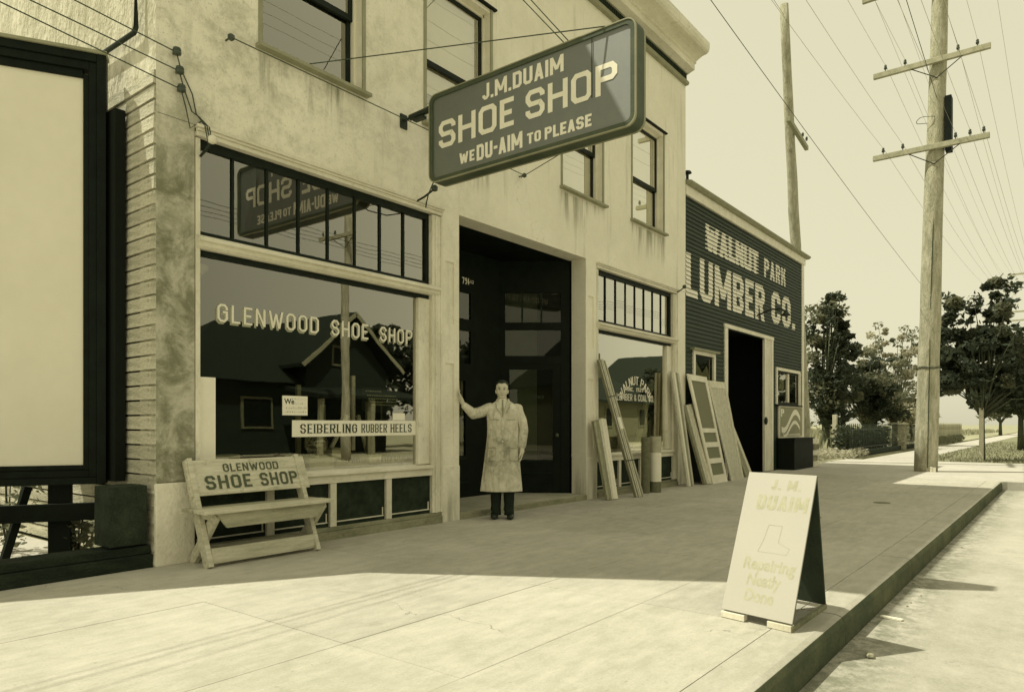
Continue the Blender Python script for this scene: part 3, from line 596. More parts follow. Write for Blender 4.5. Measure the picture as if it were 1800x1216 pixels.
# shop windows
GY = 6.12
def storefront(a, c, stile_l, stile_r, mulls, rooms):
    # outer casing
    cs = MB(); cs.box(stile_r, c, FY - 0.02, FY + 0.09, 0.13, 3.72)
    w = cs.build('shop_window', 'casing', shop, bevel=0.004); MB().box(a, a + 0.04, FY - 0.01, FY + 0.09, 0.7, 3.72).build('stile', 'casing', w, bevel=0.004)
    MB().box(stile_r + 0.045, stile_r + 0.075, FY - 0.032, FY - 0.02, 0.13, 3.70).box(c - 0.035, c - 0.01, FY - 0.03, FY - 0.02, 0.13, 3.72).build('moulding', 'casing', w, bevel=0.003)
    h = MB(); h.box(a, c, FY - 0.03, FY + 0.09, 3.735, 3.775); h.box(a, c, FY - 0.045, FY + 0.0, 3.776, 3.80); h.box(a - 0.01, c + 0.01, FY - 0.06, FY, 3.801, 3.828)
    h.build('head_casing', 'casing_h', w, bevel=0.004)
    # transom band
    t_ = MB(); t_.box(a + 0.04, stile_r, GY - 0.03, GY + 0.03, 3.655, 3.734); t_.box(a + 0.04, stile_r, GY - 0.03, GY + 0.03, 2.865, 2.915)
    t_.box(stile_r - 0.05, stile_r, GY - 0.03, GY + 0.03, 2.915, 3.655)
    tr = t_.build('transom_frame', 'dark_sash', w, bevel=0.003)
    n = 8; xa, xb = a + 0.03, stile_r - 0.04
    for i in range(1, n):
        xm = xa + (xb - xa) * i / n; MB().box(xm - 0.012, xm + 0.012, GY - 0.018, GY + 0.018, 2.915, 3.655).build('muntin', 'dark_sash', w, bevel=0.003)
    for i in range(n):
        p0 = xa + (xb - xa) * i / n + 0.015; p1 = xa + (xb - xa) * (i + 1) / n - 0.015; e = random.uniform(-0.003, 0.003)
        MB().poly([(p0, GY + e, 2.92), (p1, GY - e, 2.92), (p1, GY - e, 3.66), (p0, GY + e, 3.66)]).build('transom_pane', 'glass', w)
    # transom bar
    pr = [(GY + 0.03, 2.75), (FY - 0.02, 2.75), (FY - 0.05, 2.77), (FY - 0.05, 2.80), (FY - 0.085, 2.81), (FY - 0.085, 2.838), (FY - 0.03, 2.864), (GY + 0.03, 2.864)]
    MB().prism([(a + 0.001, y, z) for y, z in pr], (c - 0.08 - a, 0, 0)).build('transom_bar', 'casing_h', w)
    MB().box(a + 0.04, stile_r - 0.001, GY - 0.03, GY + 0.03, 2.70, 2.748).build('stop_bead', 'dark_sash', w)
    # big pane
    MB().poly([(a + 0.03, GY, 0.70), (stile_l + 0.02, GY, 0.70), (stile_l + 0.02, GY, 2.71), (a + 0.03, GY, 2.71)]).build('pane', 'glass', w)
    MB().box(stile_l, stile_r - 0.001, FY + 0.02, GY + 0.03, 0.72, 2.699).build('stile', 'casing', w, bevel=0.006)
    # sill, bulkhead, panels, kick
    MB().hexa([(a, FY - 0.06, 0.67), (stile_r, FY - 0.06, 0.67), (stile_r, GY + 0.04, 0.67), (a, GY + 0.04, 0.67), (a, FY - 0.06, 0.70), (stile_r, FY - 0.06, 0.70), (stile_r, GY + 0.04, 0.722), (a, GY + 0.04, 0.722)]).build('sill', 'casing_h', w, bevel=0.004)
    MB().box(a, stile_r - 0.001, FY - 0.02, GY, 0.585, 0.669).build('apron_board', 'casing_h', w, bevel=0.003)
    edges = [a] + list(mulls) + [stile_r]
    for xm in mulls: MB().box(xm - 0.04, xm + 0.04, FY - 0.01, GY, 0.13, 0.584).build('mullion', 'casing', w, bevel=0.004)
    for i in range(len(edges) - 1):
        e0, e1 = edges[i] + 0.04 * (i > 0), edges[i + 1] - 0.04 * (i < len(edges) - 2)
        q = MB().box(e0, e1, GY - 0.045, GY - 0.02, 0.13, 0.584).build('bulkhead_panel', 'panel', w)
        MB().box(e0 + 0.02, e1 - 0.02, GY - 0.056, GY - 0.046, 0.17, 0.182).box(e1 - 0.04, e1 - 0.03, GY - 0.056, GY - 0.046, 0.183, 0.27).build('bead', 'casing', q)
    MB().box(a, c - 0.02, FY - 0.045, FY + 0.05, -0.01, 0.085).box(a, c, FY - 0.01, FY + 0.09, 0.086, 0.129).build('kick_board', 'kick', w, bevel=0.006)
    # show space and dim shop behind
    r0, r1 = rooms
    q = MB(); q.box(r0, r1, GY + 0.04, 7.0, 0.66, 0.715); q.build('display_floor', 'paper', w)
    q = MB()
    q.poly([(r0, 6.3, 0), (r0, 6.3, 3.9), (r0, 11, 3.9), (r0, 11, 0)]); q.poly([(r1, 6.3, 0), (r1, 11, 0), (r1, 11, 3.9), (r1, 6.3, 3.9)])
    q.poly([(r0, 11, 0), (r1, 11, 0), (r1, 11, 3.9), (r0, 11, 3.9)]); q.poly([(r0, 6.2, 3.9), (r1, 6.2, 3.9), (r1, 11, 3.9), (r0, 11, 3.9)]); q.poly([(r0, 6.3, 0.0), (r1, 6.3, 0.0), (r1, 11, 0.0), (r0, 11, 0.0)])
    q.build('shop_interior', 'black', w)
    return w
sw1 = storefront(3.205, 6.315, 5.95, 6.14, (3.95, 4.69, 5.46), (2.9, 6.6))
sw2 = storefront(9.95, 12.95, 12.56, 12.76, (10.7, 11.45, 12.1), (9.7, 13.3))
# lettering on the glass of the left window
def glass_letters(parent):
    g = MB(); sh = MB(); z0, H = 2.135, 0.165
    for s_, x0, W in (('GLENWOOD', 3.445, 1.115), ('SHOE', 4.72, 0.50), ('SHOP', 5.39, 0.50)):
        pl = text_polys(s_, H, W, 0.135, 0.12, 0.22, 0.2, 0.62)
        place_text(sh, pl, (x0 - 0.016, GY, z0 - 0.020), (1, 0, 0), (0, 0, 1), (0, -1, 0), 0.001)
        place_text(g, pl, (x0, GY, z0), (1, 0, 0), (0, 0, 1), (0, -1, 0), 0.004)
    sh.build('letter_shade', 'gilt_shade', parent); g.build('glass_lettering', 'gilt', parent)
glass_letters(sw1)
# arched lettering of the right window
g = MB(); H = 0.15
cx_, cz_, rad = 11.40, 1.22, 0.68
pl = text_polys('WALNUT PARK', H, 1.60, 0.17, 0.13, 0.14, 0.18)
tot = 1.60
for gl_ in pl:
    xm = sum(p[0] for q in gl_ for p in q) / sum(len(q) for q in gl_); an = (xm - tot / 2) / rad * 0.82
    for i, q in enumerate(gl_):
        pts = []
        for (u, v) in q:
            du = u - xm; rr = rad + v
            pts.append((cx_ + 0.93 * (rr * math.sin(an) + du * math.cos(an)), GY - 0.003 - 0.0004 * i, cz_ + rr * math.cos(an) - du * math.sin(an)))
        if (Vector(pts[1]) - Vector(pts[0])).cross(Vector(pts[2]) - Vector(pts[1])).y > 0: pts = pts[::-1]
        g.poly(pts)
place_text(g, text_polys('LUMBER & COAL CO.', 0.12, 1.38, 0.15, 0.12, 0.14), (10.72, GY, 1.61), (1, 0, 0), (0, 0, 1), (0, -1, 0), 0.003)
place_text(g, text_polys('INC.', 0.07, 0.22, 0.18, 0.18, 0.14), (11.10, GY, 1.78), (1, 0, 0), (0, 0, 1), (0, -1, 0), 0.003)
place_text(g, text_polys('1929', 0.07, 0.26, 0.18, 0.18, 0.14), (11.42, GY, 1.78), (1, 0, 0), (0, 0, 1), (0, -1, 0), 0.003)
g.build('glass_lettering', 'gilt', sw2)

# recessed entrance
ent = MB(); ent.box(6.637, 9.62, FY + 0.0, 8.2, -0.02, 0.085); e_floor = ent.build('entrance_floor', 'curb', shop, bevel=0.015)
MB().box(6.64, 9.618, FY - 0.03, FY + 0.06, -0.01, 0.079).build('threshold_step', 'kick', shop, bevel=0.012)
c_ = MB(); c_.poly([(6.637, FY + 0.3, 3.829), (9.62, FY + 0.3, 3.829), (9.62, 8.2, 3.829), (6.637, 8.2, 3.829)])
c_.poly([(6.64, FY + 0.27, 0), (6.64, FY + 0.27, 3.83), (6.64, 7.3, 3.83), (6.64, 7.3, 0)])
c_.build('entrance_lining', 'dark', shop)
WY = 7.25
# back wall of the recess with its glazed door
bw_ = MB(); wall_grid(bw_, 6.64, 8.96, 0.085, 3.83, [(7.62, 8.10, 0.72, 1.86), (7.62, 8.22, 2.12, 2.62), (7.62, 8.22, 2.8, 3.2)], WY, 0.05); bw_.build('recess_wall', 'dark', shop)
MB().box(7.60, 8.12, WY - 0.012, WY - 0.002, 0.66, 0.70).box(7.55, 8.16, WY - 0.012, WY - 0.002, 0.30, 0.325).build('door_rail', 'dark_sash', shop)
cu = MB(); x = 7.64
while x < 8.09:
    cu.box(x, x + 0.03, WY + 0.06, WY + 0.075, 0.72, 1.86); x += 0.062
cu.build('striped_curtain', 'curtain', shop, kind='stuff')
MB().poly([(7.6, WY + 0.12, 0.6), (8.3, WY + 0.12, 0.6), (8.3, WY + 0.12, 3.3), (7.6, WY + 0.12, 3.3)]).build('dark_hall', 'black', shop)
for (a, c, d, e) in ((7.62, 8.10, 0.72, 1.86), (7.62, 8.22, 2.12, 2.62), (7.62, 8.22, 2.8, 3.2)):
    MB().poly([(a, WY + 0.02, d), (c, WY + 0.02, d), (c, WY + 0.02, e), (a, WY + 0.02, e)]).build('recess_pane', 'glass_clear', shop)
nm = MB(); place_text(nm, text_polys("794", 0.10, 0.17, 0.22, 0.2, 0.16), (8.02, WY, 3.33), (1, 0, 0), (0, 0, 1), (0, -1, 0), 0.004)
place_text(nm, text_polys("1/2", 0.05, 0.07, 0.2, 0.2, 0.1), (8.21, WY, 3.36), (1, 0, 0), (0, 0, 1), (0, -1, 0), 0.004); nm.build('house_number', 'gilt', shop)
# slanted wall with the office door: from (9.62, 6.34) back to the left
O = Vector((9.62, 6.36, 0)); U = Vector((-0.617, 0.787, 0)); Nn = Vector((-0.787, -0.617, 0)); Zv = Vector((0, 0, 1))
L_ = 1.14
def sl(u0, u1, z0, z1, d0=0.0, d1=0.0, mb=None):
    """box on the slanted wall: u from its right end, d towards the viewer"""
    c0 = O + U * (u0 + u1) / 2 + Zv * (z0 + z1) / 2 + Nn * (d0 + d1) / 2
    mb.obox(c0, U * (u1 - u0) / 2, Nn * (d1 - d0) / 2, Zv * (z1 - z0) / 2); return mb
m_ = MB()
for (u0, u1, z0, z1) in ((0, 0.14, 0.085, 3.83), (1.04, L_ + 0.1, 0.085, 3.83), (0.14, 1.04, 3.32, 3.83), (0.14, 1.04, 2.72, 2.84), (0.14, 1.04, 2.18, 2.3)): sl(u0, u1, z0, z1, -0.06, 0, m_)
m_.build('door_surround', 'dark', shop)
m_ = MB(); sl(0.14, 0.27, 0.1, 2.18, -0.05, -0.012, m_); sl(0.97, 1.04, 0.1, 2.18, -0.05, -0.012, m_); sl(0.27, 0.97, 2.08, 2.18, -0.05, -0.012, m_); sl(0.27, 0.97, 0.1, 0.62, -0.05, -0.02, m_)
odoor = m_.build('office_door', 'dark', shop)
m_ = MB(); sl(0.29, 0.95, 0.40, 0.415, -0.02, -0.01, m_); sl(0.29, 0.95, 0.585, 0.6, -0.02, -0.008, m_); m_.build('rail_edge', 'dark_sash', odoor)
def slq(u0, u1, z0, z1, d, mat, name, par):
    m_ = MB(); p = [O + U * u0 + Zv * z0 + Nn * d, O + U * u1 + Zv * z0 + Nn * d, O + U * u1 + Zv * z1 + Nn * d, O + U * u0 + Zv * z1 + Nn * d]
    m_.poly(p[::-1]).build(name, mat, par)
slq(0.27, 0.97, 0.62, 2.08, -0.03, 'glass_clear', 'pane', odoor)
slq(-0.1, 1.3, 0.1, 3.6, -0.5, 'int_wall', 'office_behind', shop)
for (u0, u1) in ((0.14, 0.44), (0.47, 0.75), (0.78, 1.04)): slq(u0, u1, 2.84, 3.32, -0.03, 'glass_clear', 'transom_pane', shop)
slq(0.14, 1.04, 2.3, 2.72, -0.03, 'glass_clear', 'transom_pane', shop)
m_ = MB(); sl(0.44, 0.47, 2.84, 3.32, -0.05, -0.005, m_); sl(0.75, 0.78, 2.84, 3.32, -0.05, -0.005, m_); m_.build('muntin', 'panel', shop)
m_ = MB(); place_text(m_, text_polys('OFFICE', 0.05, 0.21, 0.18, 0.18, 0.15), O + U * 0.62 + Zv * 1.61 + Nn * -0.03, -U, Zv, Nn, 0.003); m_.build('office_lettering', 'ink', odoor)
m_ = MB(); m_.ball(O + U * 0.205 + Zv * 1.02 + Nn * 0.04, 0.03, 8); m_.build('knob', 'brick', odoor, smooth=True)

# sockets and brackets over the shop windows
def bracket(x, z, out, label, droop=0.0):
    o = thing('lamp_bracket', label, 'lamp bracket', (x, FY, z), 'porcelain lamp brackets on the facade')
    MB().tube([(x, FY - 0.02, z), (x, FY - out * 0.5, z + 0.03), (x, FY - out, z + 0.09)], 0.012, 8).build('arm', 'iron', o, smooth=True)
    MB().lathe((x, FY - out, z + 0.06), [(0.015, 0), (0.035, 0.01), (0.04, 0.05), (0.02, 0.07)], 10).build('socket', 'porcelain' if droop == 0 else 'white_porcelain', o, smooth=True)
bracket(5.86, 3.80, 0.33, 'dark curved lamp bracket above the right end of the left shop window')
bracket(3.24, 3.56, 0.22, 'short lamp bracket with pale socket at the left end of the left shop window', 1)
bracket(12.9, 3.76, 0.18, 'dark bracket at the right end of the far shop window head')
# cord from the sign down to the window head
def sag(a, b_, s_, n=16):
    a, b_ = Vector(a), Vector(b_)
    return [a.lerp(b_, i / n) - Vector((0, 0, s_ * 4 * (i / n) * (1 - i / n))) for i in range(n + 1)]
MB().tube([(5.62, 5.5, 3.86), (5.66, 5.62, 3.76), (5.8, 5.8, 3.70), (5.95, 5.95, 3.74), (6.02, 6.0, 3.86)], 0.007, 6).build('cord', 'wire', None, smooth=True, label='thin cord hanging from the foot of the sign to the window head', cat='cord')

# ------------------------------------------------------------------ hanging sign
sg = thing('hanging_sign', 'projecting double-sided painted SHOE SHOP box sign over the pavement', 'sign', (5.68, 6.0, 4.7))
SX = 5.60; sy0, sy1, sz0, sz1 = 5.545, 3.00, 3.835, 4.80; th_ = 0.16
def rrect(y0, y1, z0, z1, r, n=6):
    pts = []
    for (cy, cz, a0) in ((y1 + r, z0 + r, 180), (y1 + r, z1 - r, 90), (y0 - r, z1 - r, 0), (y0 - r, z0 + r, -90)):
        # y decreases outwards; keep simple loop order
        pass
    cs = [(y0 - r, z0 + r, 270, 360), (y0 - r, z1 - r, 0, 90), (y1 + r, z1 - r, 90, 180), (y1 + r, z0 + r, 180, 270)]
    for cy, cz, a0, a1 in cs:
        for i in range(n + 1):
            t_ = R(a0 + (a1 - a0) * i / n); pts.append((cy + r * math.cos(t_), cz + r * math.sin(t_)))
    return pts
pr = rrect(sy0, sy1, sz0, sz1, 0.10)
MB().prism([(SX + 0.012, y, z) for y, z in pr], (th_ - 0.024, 0, 0)).build('body', 'sign_edge', sg)
def ring(mb, x, po, pi_, d):
    n = len(po)
    for i in range(n):
        j = (i + 1) % n
        mb.hexa([(x, *po[i]), (x, *po[j]), (x, *pi_[j]), (x, *pi_[i]), (x + d, *po[i]), (x + d, *po[j]), (x + d, *pi_[j]), (x + d, *pi_[i])])
po = rrect(sy0 + 0.0, sy1 - 0.0, sz0, sz1, 0.10); pi_ = rrect(sy0 - 0.055, sy1 + 0.055, sz0 + 0.05, sz1 - 0.05, 0.06)
pi2 = rrect(sy0 - 0.018, sy1 + 0.018, sz0 + 0.018, sz1 - 0.018, 0.09)
pi2 = rrect(sy0 - 0.010, sy1 + 0.010, sz0 + 0.010, sz1 - 0.010, 0.095)
m_ = MB(); ring(m_, SX - 0.014, po, pi2, 0.026); ring(m_, SX + th_ - 0.012, po, pi2, 0.03); m_.build('edge_rim', 'sign_border', sg)
m_ = MB(); ring(m_, SX - 0.008, pi2, pi_, 0.02); ring(m_, SX + th_ - 0.012, pi2, pi_, 0.02); m_.build('border', 'sign_edge', sg)
m_ = MB(); m_.poly([(SX + 0.006, y, z) for y, z in pi_]); m_.poly([(SX + th_ - 0.006, y, z) for y, z in pi_][::-1]); m_.build('sign_field', 'sign_face', sg)
lt = MB(); n_ = (-1, 0, 0); u_ = (0, -1, 0); v_ = (0, 0, 1); xx = SX + 0.006
place_text(lt, text_polys('J.M.DUAIM', 0.165, 1.01, 0.20, 0.19, 0.10, 0.2), (xx, 4.782, 4.542), u_, v_, n_)
place_text(lt, text_polys('SHOE', 0.29, 1.035, 0.19, 0.17, 0.13, 0.2, 0.70), (xx, 5.405, 4.187), u_, v_, n_)
place_text(lt, text_polys('SHOP', 0.28, 1.03, 0.19, 0.17, 0.13, 0.2, 0.70), (xx, 4.222, 4.19), u_, v_, n_)
place_text(lt, text_polys('WE', 0.115, 0.215, 0.22, 0.2, 0.10, 0.2), (xx, 5.105, 3.955), u_, v_, n_)
place_text(lt, text_polys('DU-AIM', 0.165, 0.60, 0.22, 0.19, 0.09, 0.2), (xx, 4.862, 3.935), u_, v_, n_)
place_text(lt, text_polys('TO', 0.105, 0.17, 0.22, 0.2, 0.10, 0.2), (xx, 4.205, 3.95), u_, v_, n_)
place_text(lt, text_polys('PLEASE', 0.115, 0.53, 0.22, 0.2, 0.09, 0.2), (xx, 3.992, 3.943), u_, v_, n_)
# far face carries the same words
x2 = SX + th_ - 0.006; n2 = (1, 0, 0); u2 = (0, 1, 0)
place_text(lt, text_polys('J.M.DUAIM', 0.165, 1.01, 0.20, 0.19, 0.10), (x2, 3.77, 4.542), u2, v_, n2)
place_text(lt, text_polys('SHOE', 0.29, 1.035, 0.19, 0.17, 0.13, 0.2, 0.70), (x2, 3.15, 4.187), u2, v_, n2)
place_text(lt, text_polys('SHOP', 0.28, 1.03, 0.19, 0.17, 0.13, 0.2, 0.70), (x2, 4.35, 4.19), u2, v_, n2)
place_text(lt, text_polys('WE DU-AIM TO PLEASE', 0.13, 1.66, 0.22, 0.19, 0.09), (x2, 3.45, 3.943), u2, v_, n2)
lt.build('sign_lettering', 'sign_letter', sg)
m_ = MB(); m_.tube([(SX + 0.08, FY, 4.69), (SX + 0.08, 5.9, 4.695)], 0.016, 8).tube([(SX + 0.08, 5.93, 4.695), (SX + 0.08, 5.5, 4.715)], 0.035, 8).box(SX + 0.03, SX + 0.13, FY - 0.02, FY + 0.001, 4.6, 4.76)
m_.box(SX + 0.05, SX + 0.11, 5.7, 5.86, 4.63, 4.66); m_.build('bracket', 'iron', sg, smooth=False)
m_ = MB(); m_.ball((SX + 0.13, 3.80, 4.85), 0.03, 8); m_.box(SX + 0.06, SX + 0.14, 3.72, 3.86, 4.80, 4.83); m_.build('hanger', 'iron', sg)
m_ = MB()
for (p, q) in (((SX + 0.1, 3.8, 4.83), (7.1, FY, 7.3)), ((SX + 0.1, 3.75, 4.83), (6.2, FY, 7.6)), ((SX + 0.02, 3.25, 4.80), (4.35, FY - 0.06, 4.80)), ((SX + 0.14, 3.25, 4.0), (7.88, FY - 0.03, 4.63))):
    m_.tube([p, q], 0.0055, 5)
m_.build('guy_wire', 'wire', sg)
m_ = MB(); m_.tube([(SX - 0.002, 3.46, 4.2), (SX - 0.002, 3.46, 4.79)], 0.0035, 5); m_.build('face_cable', 'wire', sg)
# wall wire with eye bolts
ww = thing('wall_wire', 'thin horizontal wire strung along the stucco wall at sill height', 'wire', (3.49, FY - 0.06, 4.69))
MB().tube([(3.49, FY - 0.09, 4.69), (7.88, FY - 0.09, 4.65)], 0.0055, 5).build('strand', 'wire', ww)
for x, z in ((3.49, 4.69), (7.88, 4.65)): MB().lathe((x, FY - 0.09, z - 0.03), [(0.014, 0), (0.032, 0.015), (0.032, 0.045), (0.014, 0.06)], 8).tube([(x, FY - 0.09, z), (x, FY, z)], 0.009, 6).build('insulator', 'porcelain', ww)

# service wires to the near corner
ends = [((3.02, 4.37), (3.78, 4.4)), ((3.035, 4.22), (3.9, 4.2)), ((3.05, 4.07), (4.1, 4.1))]
tgt = [(1.95, 5.75, 4.42), (1.85, 5.75, 4.39), (1.76, 5.75, 4.14)]
lab = ['highest', 'middle', 'lowest']
for i, (x, z) in enumerate(((3.009, 4.371), (3.034, 4.22), (3.049, 4.07))):
    o = thing('service_wire', '%s of the three service wires reaching the near corner of the facade' % lab[i], 'wire', (x, FY, z), 'service wires on the near corner')
    a = Vector((x, FY - 0.05, z)); dpx = [((130, 0), 5.4), ((52, 0), 5.2), ((7, 7), 5.1)][i]
    (px, py), d = dpx; s_ = (px - 900) / 1250.0
    q = Vector(((0.787 + s_ * 0.617) * d, (0.617 - s_ * 0.787) * d, 1.2 + (745 - py) / 1250.0 * d))
    far = a + (q - a) * 9
    MB().tube([a, far], 0.005, 6).build('strand', 'wire', o)
    MB().lathe((x, FY - 0.06, z - 0.03), [(0.012, 0), (0.036, 0.008), (0.036, 0.03), (0.022, 0.035), (0.036, 0.042), (0.03, 0.062)], 10).tube([(x, FY - 0.06, z), (x, FY, z)], 0.012, 6).build('insulator', 'porcelain', o, smooth=True)
    dx = [0.22, 0.17, 0.12][i]
    MB().tube([(x, FY - 0.05, z), (x + 0.05, FY - 0.03, z - 0.12), (x + dx * 0.6 + .02, FY - 0.03, z - 0.3), (3.2 + 0.03 * i, FY - 0.02, 3.92 - .02 * i), (3.26 + 0.02 * i, FY - 0.06, 3.82), (3.24 + .02 * i, FY - 0.15, 3.64)], 0.0055, 6).build('drop_lead', 'wire', o)

# ------------------------------------------------------------------ things in the left show window
def card(mb_box, mat, name, label, cat): return mb_box.build(name, mat, None, label=label, cat=cat, bevel=0.001)
pw_ = thing('white_panel', 'tall pale board standing at the left edge of the shop window', 'board', (3.33, 6.2, 0.722))
MB().box(3.25, 3.415, GY - 0.03, GY - 0.012, 0.723, 1.62).build('upright', 'paper', pw_, bevel=0.002)
MB().box(3.25, 3.53, GY - 0.05, GY - 0.031, 0.723, 0.885).build('ledge', 'paper', pw_, bevel=0.002)
cd = thing('handwritten_card', 'small white handwritten card in the left shop window', 'card', (4.27, 6.15, 1.28))
MB().box(4.127, 4.42, GY - 0.006, GY - 0.003, 1.287, 1.481).build('sheet', 'paper', cd)
bfont('We', 0.075, 'ink', 'card_writing', cd, (4.145, GY - 0.006, 1.40), (1, 0, 0), (0, 0, 1), (0, -1, 0), offset=0.002)
m_ = MB()
for (zz, x0, x1, mt) in ((1.445, 4.235, 4.40, 0), (1.40, 4.27, 4.35, 0), (1.352, 4.165, 4.405, 1), (1.315, 4.16, 4.40, 0)):
    x = x0
    while x < x1:
        w = random.uniform(0.008, 0.022); h_ = random.uniform(0.006, 0.018) * (1.3 if mt else 0.8)
        m_.poly([(x, GY - 0.0075, zz), (x + w * 0.5, GY - 0.0075, zz), (x + w * 0.7, GY - 0.0075, zz + h_), (x + w * .3, GY - 0.0075, zz + h_)]); x += w + 0.007
m_.build('scribble', 'sign_border', cd)
bn = thing('heel_banner', 'long white banner strip with serif capitals low in the left shop window', 'banner', (5.1, 6.15, 1.07))
MB().box(4.238, 5.945, GY - 0.006, GY - 0.003, 1.07, 1.238).build('strip', 'paper', bn)
m_ = MB(); z_ = 1.105
for s_, x0, W in (('SEIBERLING', 4.33, 0.73), ('RUBBER', 5.12, 0.37), ('HEELS', 5.545, 0.33)): place_text(m_, text_polys(s_, 0.095, W, 0.17, 0.10, 0.17, 0.2, 0.62, serif=0.07), (x0, GY - 0.006, z_), (1, 0, 0), (0, 0, 1), (0, -1, 0), 0.002)
m_.build('banner_lettering', 'ink', bn)
vz = thing('glass_display_globe', 'round glass display globe on a foot behind the shop window sill', 'display glass', (4.66, 6.3, 0.722))
MB().lathe((4.66, 6.3, 0.83), [(0.03, 0), (0.035, 0.03), (0.08, 0.06), (0.12, 0.12), (0.125, 0.18), (0.10, 0.25), (0.05, 0.29), (0.02, 0.295)], 20).build('globe', 'crystal', vz, smooth=True)
MB().box(4.52, 4.82, 6.22, 6.40, 0.723, 0.84).build('stand', 'sign_border', vz, bevel=0.004)
MB().lathe((4.66, 6.3, 0.84), [(0.07, 0), (0.07, 0.01), (0.03, 0.03), (0.03, 0.05)], 16).build('foot', 'crystal', vz, smooth=True)
m_ = MB()
for i in range(26):
    a = random.uniform(0, 6.28); r_ = random.uniform(0, 0.08); m_.ball((4.66 + r_ * math.cos(a), 6.3 + r_ * math.sin(a), 0.95 + random.uniform(0, .13)), 0.018, 5)
m_.build('contents', 'gilt_shade', vz, smooth=True)
ps = thing('dark_notice', 'dark notice with rows of pale print hung in the left shop window', 'notice', (5.56, 6.3, 1.33))
MB().box(5.29, 5.86, 6.30, 6.31, 1.34, 1.62).build('notice_board', 'dark', ps)
m_ = MB()
for k, zz in enumerate((1.57, 1.52, 1.485, 1.45, 1.415)):
    x = 5.34 + 0.02 * k
    while x < (5.55 if k == 0 else 5.80):
        w = random.uniform(0.012, 0.03); m_.poly([(x, 6.298, zz), (x + w, 6.298, zz), (x + w, 6.298, zz + 0.013), (x, 6.298, zz + 0.013)]); x += w + 0.012
m_.build('small_print', 'sign_border', ps)
pt = thing('price_ticket', 'little white price ticket below the dark notice in the window', 'ticket', (5.64, 6.25, 1.24))
MB().box(5.58, 5.77, GY - 0.006, GY - 0.003, 1.245, 1.325).build('ticket_card', 'paper', pt)
lg = thing('easel', 'wooden easel legs spread behind the window banner', 'easel', (5.2, 6.45, 0.722))
MB().bar((5.2, 6.45, 1.30), (4.88, 6.5, 0.72), 0.04, 0.03, (0, 1, 0)).build('leg', 'board_raw', lg); MB().bar((5.35, 6.45, 1.30), (5.58, 6.5, 0.72), 0.04, 0.03, (0, 1, 0)).build('leg', 'board_raw', lg)
MB().bar((5.27, 6.44, 0.9), (5.27, 6.44, 1.75), 0.045, 0.03, (0, 1, 0)).build('upright', 'board_raw', lg)
for (x, y, s2) in ((4.58, 6.5, 0.9), (5.05, 6.7, 0.7), (5.5, 6.45, 0.62)):
    o = thing('display_stand', {4.58: 'slim upright display post behind the glass globe', 5.05: 'slim display post between globe and easel', 5.5: 'short display post beneath the dark notice'}[x], 'stand', (x, y, 0.722))
    MB().box(x - 0.025, x + 0.025, y - 0.02, y + 0.02, 0.723, 0.72 + s2).build('post', 'curtain', o, bevel=0.003); MB().box(x - 0.07, x + 0.07, y - 0.06, y + 0.06, 0.723, 0.745).build('foot', 'curtain', o)
m_ = MB(); x = 5.0
while x < 5.9:
    m_.hexa([(x, 6.22, 0.722), (x + 0.012, 6.22, 0.722), (x + 0.012, 6.23, 0.722), (x, 6.23, 0.722)] + [(x + random.uniform(-.02, .02), 6.22, 0.722 + random.uniform(.05, .12))] * 4); x += 0.008
m_.build('paper_fringe', 'gilt_shade', None, label='fringe of shredded pale paper along the shop window floor', cat='paper fringe')
def shoe_mb(mb, x, y, z, a, s_=1.0):
    ca, sa = math.cos(a), math.sin(a); loc = lambda u, v, w: (x + s_ * (u * ca - v * sa), y + s_ * (u * sa + v * ca), z + s_ * w)
    sec = [(-0.13, 0.028, 0.0, 0.09), (-0.10, 0.034, 0.0, 0.105), (-0.05, 0.034, 0.0, 0.10), (0.0, 0.036, 0.0, 0.07), (0.06, 0.044, 0.0, 0.05), (0.11, 0.040, 0.0, 0.04), (0.14, 0.022, 0.004, 0.028)]
    b0 = len(mb.v); q = 10
    for (u, hw, z0, z1) in sec:
        for k in range(q):
            t_ = 2 * math.pi * k / q; mb.v.append(loc(u, hw * math.cos(t_), max(z0, (z0 + z1) / 2 + (z1 - z0) / 2 * math.sin(t_))))
    for i in range(len(sec) - 1):
        for k in range(q): mb.f.append((b0 + i * q + k, b0 + i * q + (k + 1) % q, b0 + (i + 1) * q + (k + 1) % q, b0 + (i + 1) * q + k))
    mb.f.append(tuple(b0 + k for k in range(q))[::-1]); mb.f.append(tuple(b0 + (len(sec) - 1) * q + k for k in range(q)))
for k, (x, y, a, mt, l_) in enumerate(((3.75, 6.28, -0.5, 'sign_border', 'tan display shoe left of the handwritten card in the window'), (4.05, 6.34, -0.9, 'shoe', 'black display shoe left of the glass globe in the window'), (5.05, 6.26, -0.4, 'sign_border', 'tan display shoe right of the glass globe in the window'), (5.72, 6.3, -0.7, 'shoe', 'black display shoe at the right end of the window'))):
    o = thing('display_shoe', l_, 'shoe', (x, y, 0.716), 'shoes shown in the window'); m_ = MB(); shoe_mb(m_, x, y, 0.716, a, 1.05); m_.build('upper', mt, o, smooth=True)
for (x0, x1, y, h_, l_) in ((3.6, 3.88, 6.55, 0.16, 'pale shoe box at the left of the window display'), (4.9, 5.02, 6.42, 0.2, 'small upright pale carton behind the banner'), (5.32, 5.5, 6.3, 0.11, 'low pale shoe box under the dark notice')):
    o = thing('shoe_box', l_, 'box', ((x0 + x1) / 2, y, 0.716), 'boxes in the window'); MB().box(x0, x1, y - 0.08, y + 0.08, 0.716, 0.716 + h_).build('carton', 'shade_cloth', o, bevel=0.002); MB().box(x0 - 0.004, x1 + 0.004, y - 0.084, y + 0.084, 0.717 + h_, 0.74 + h_).build('lid', 'sign_border', o, bevel=0.002)
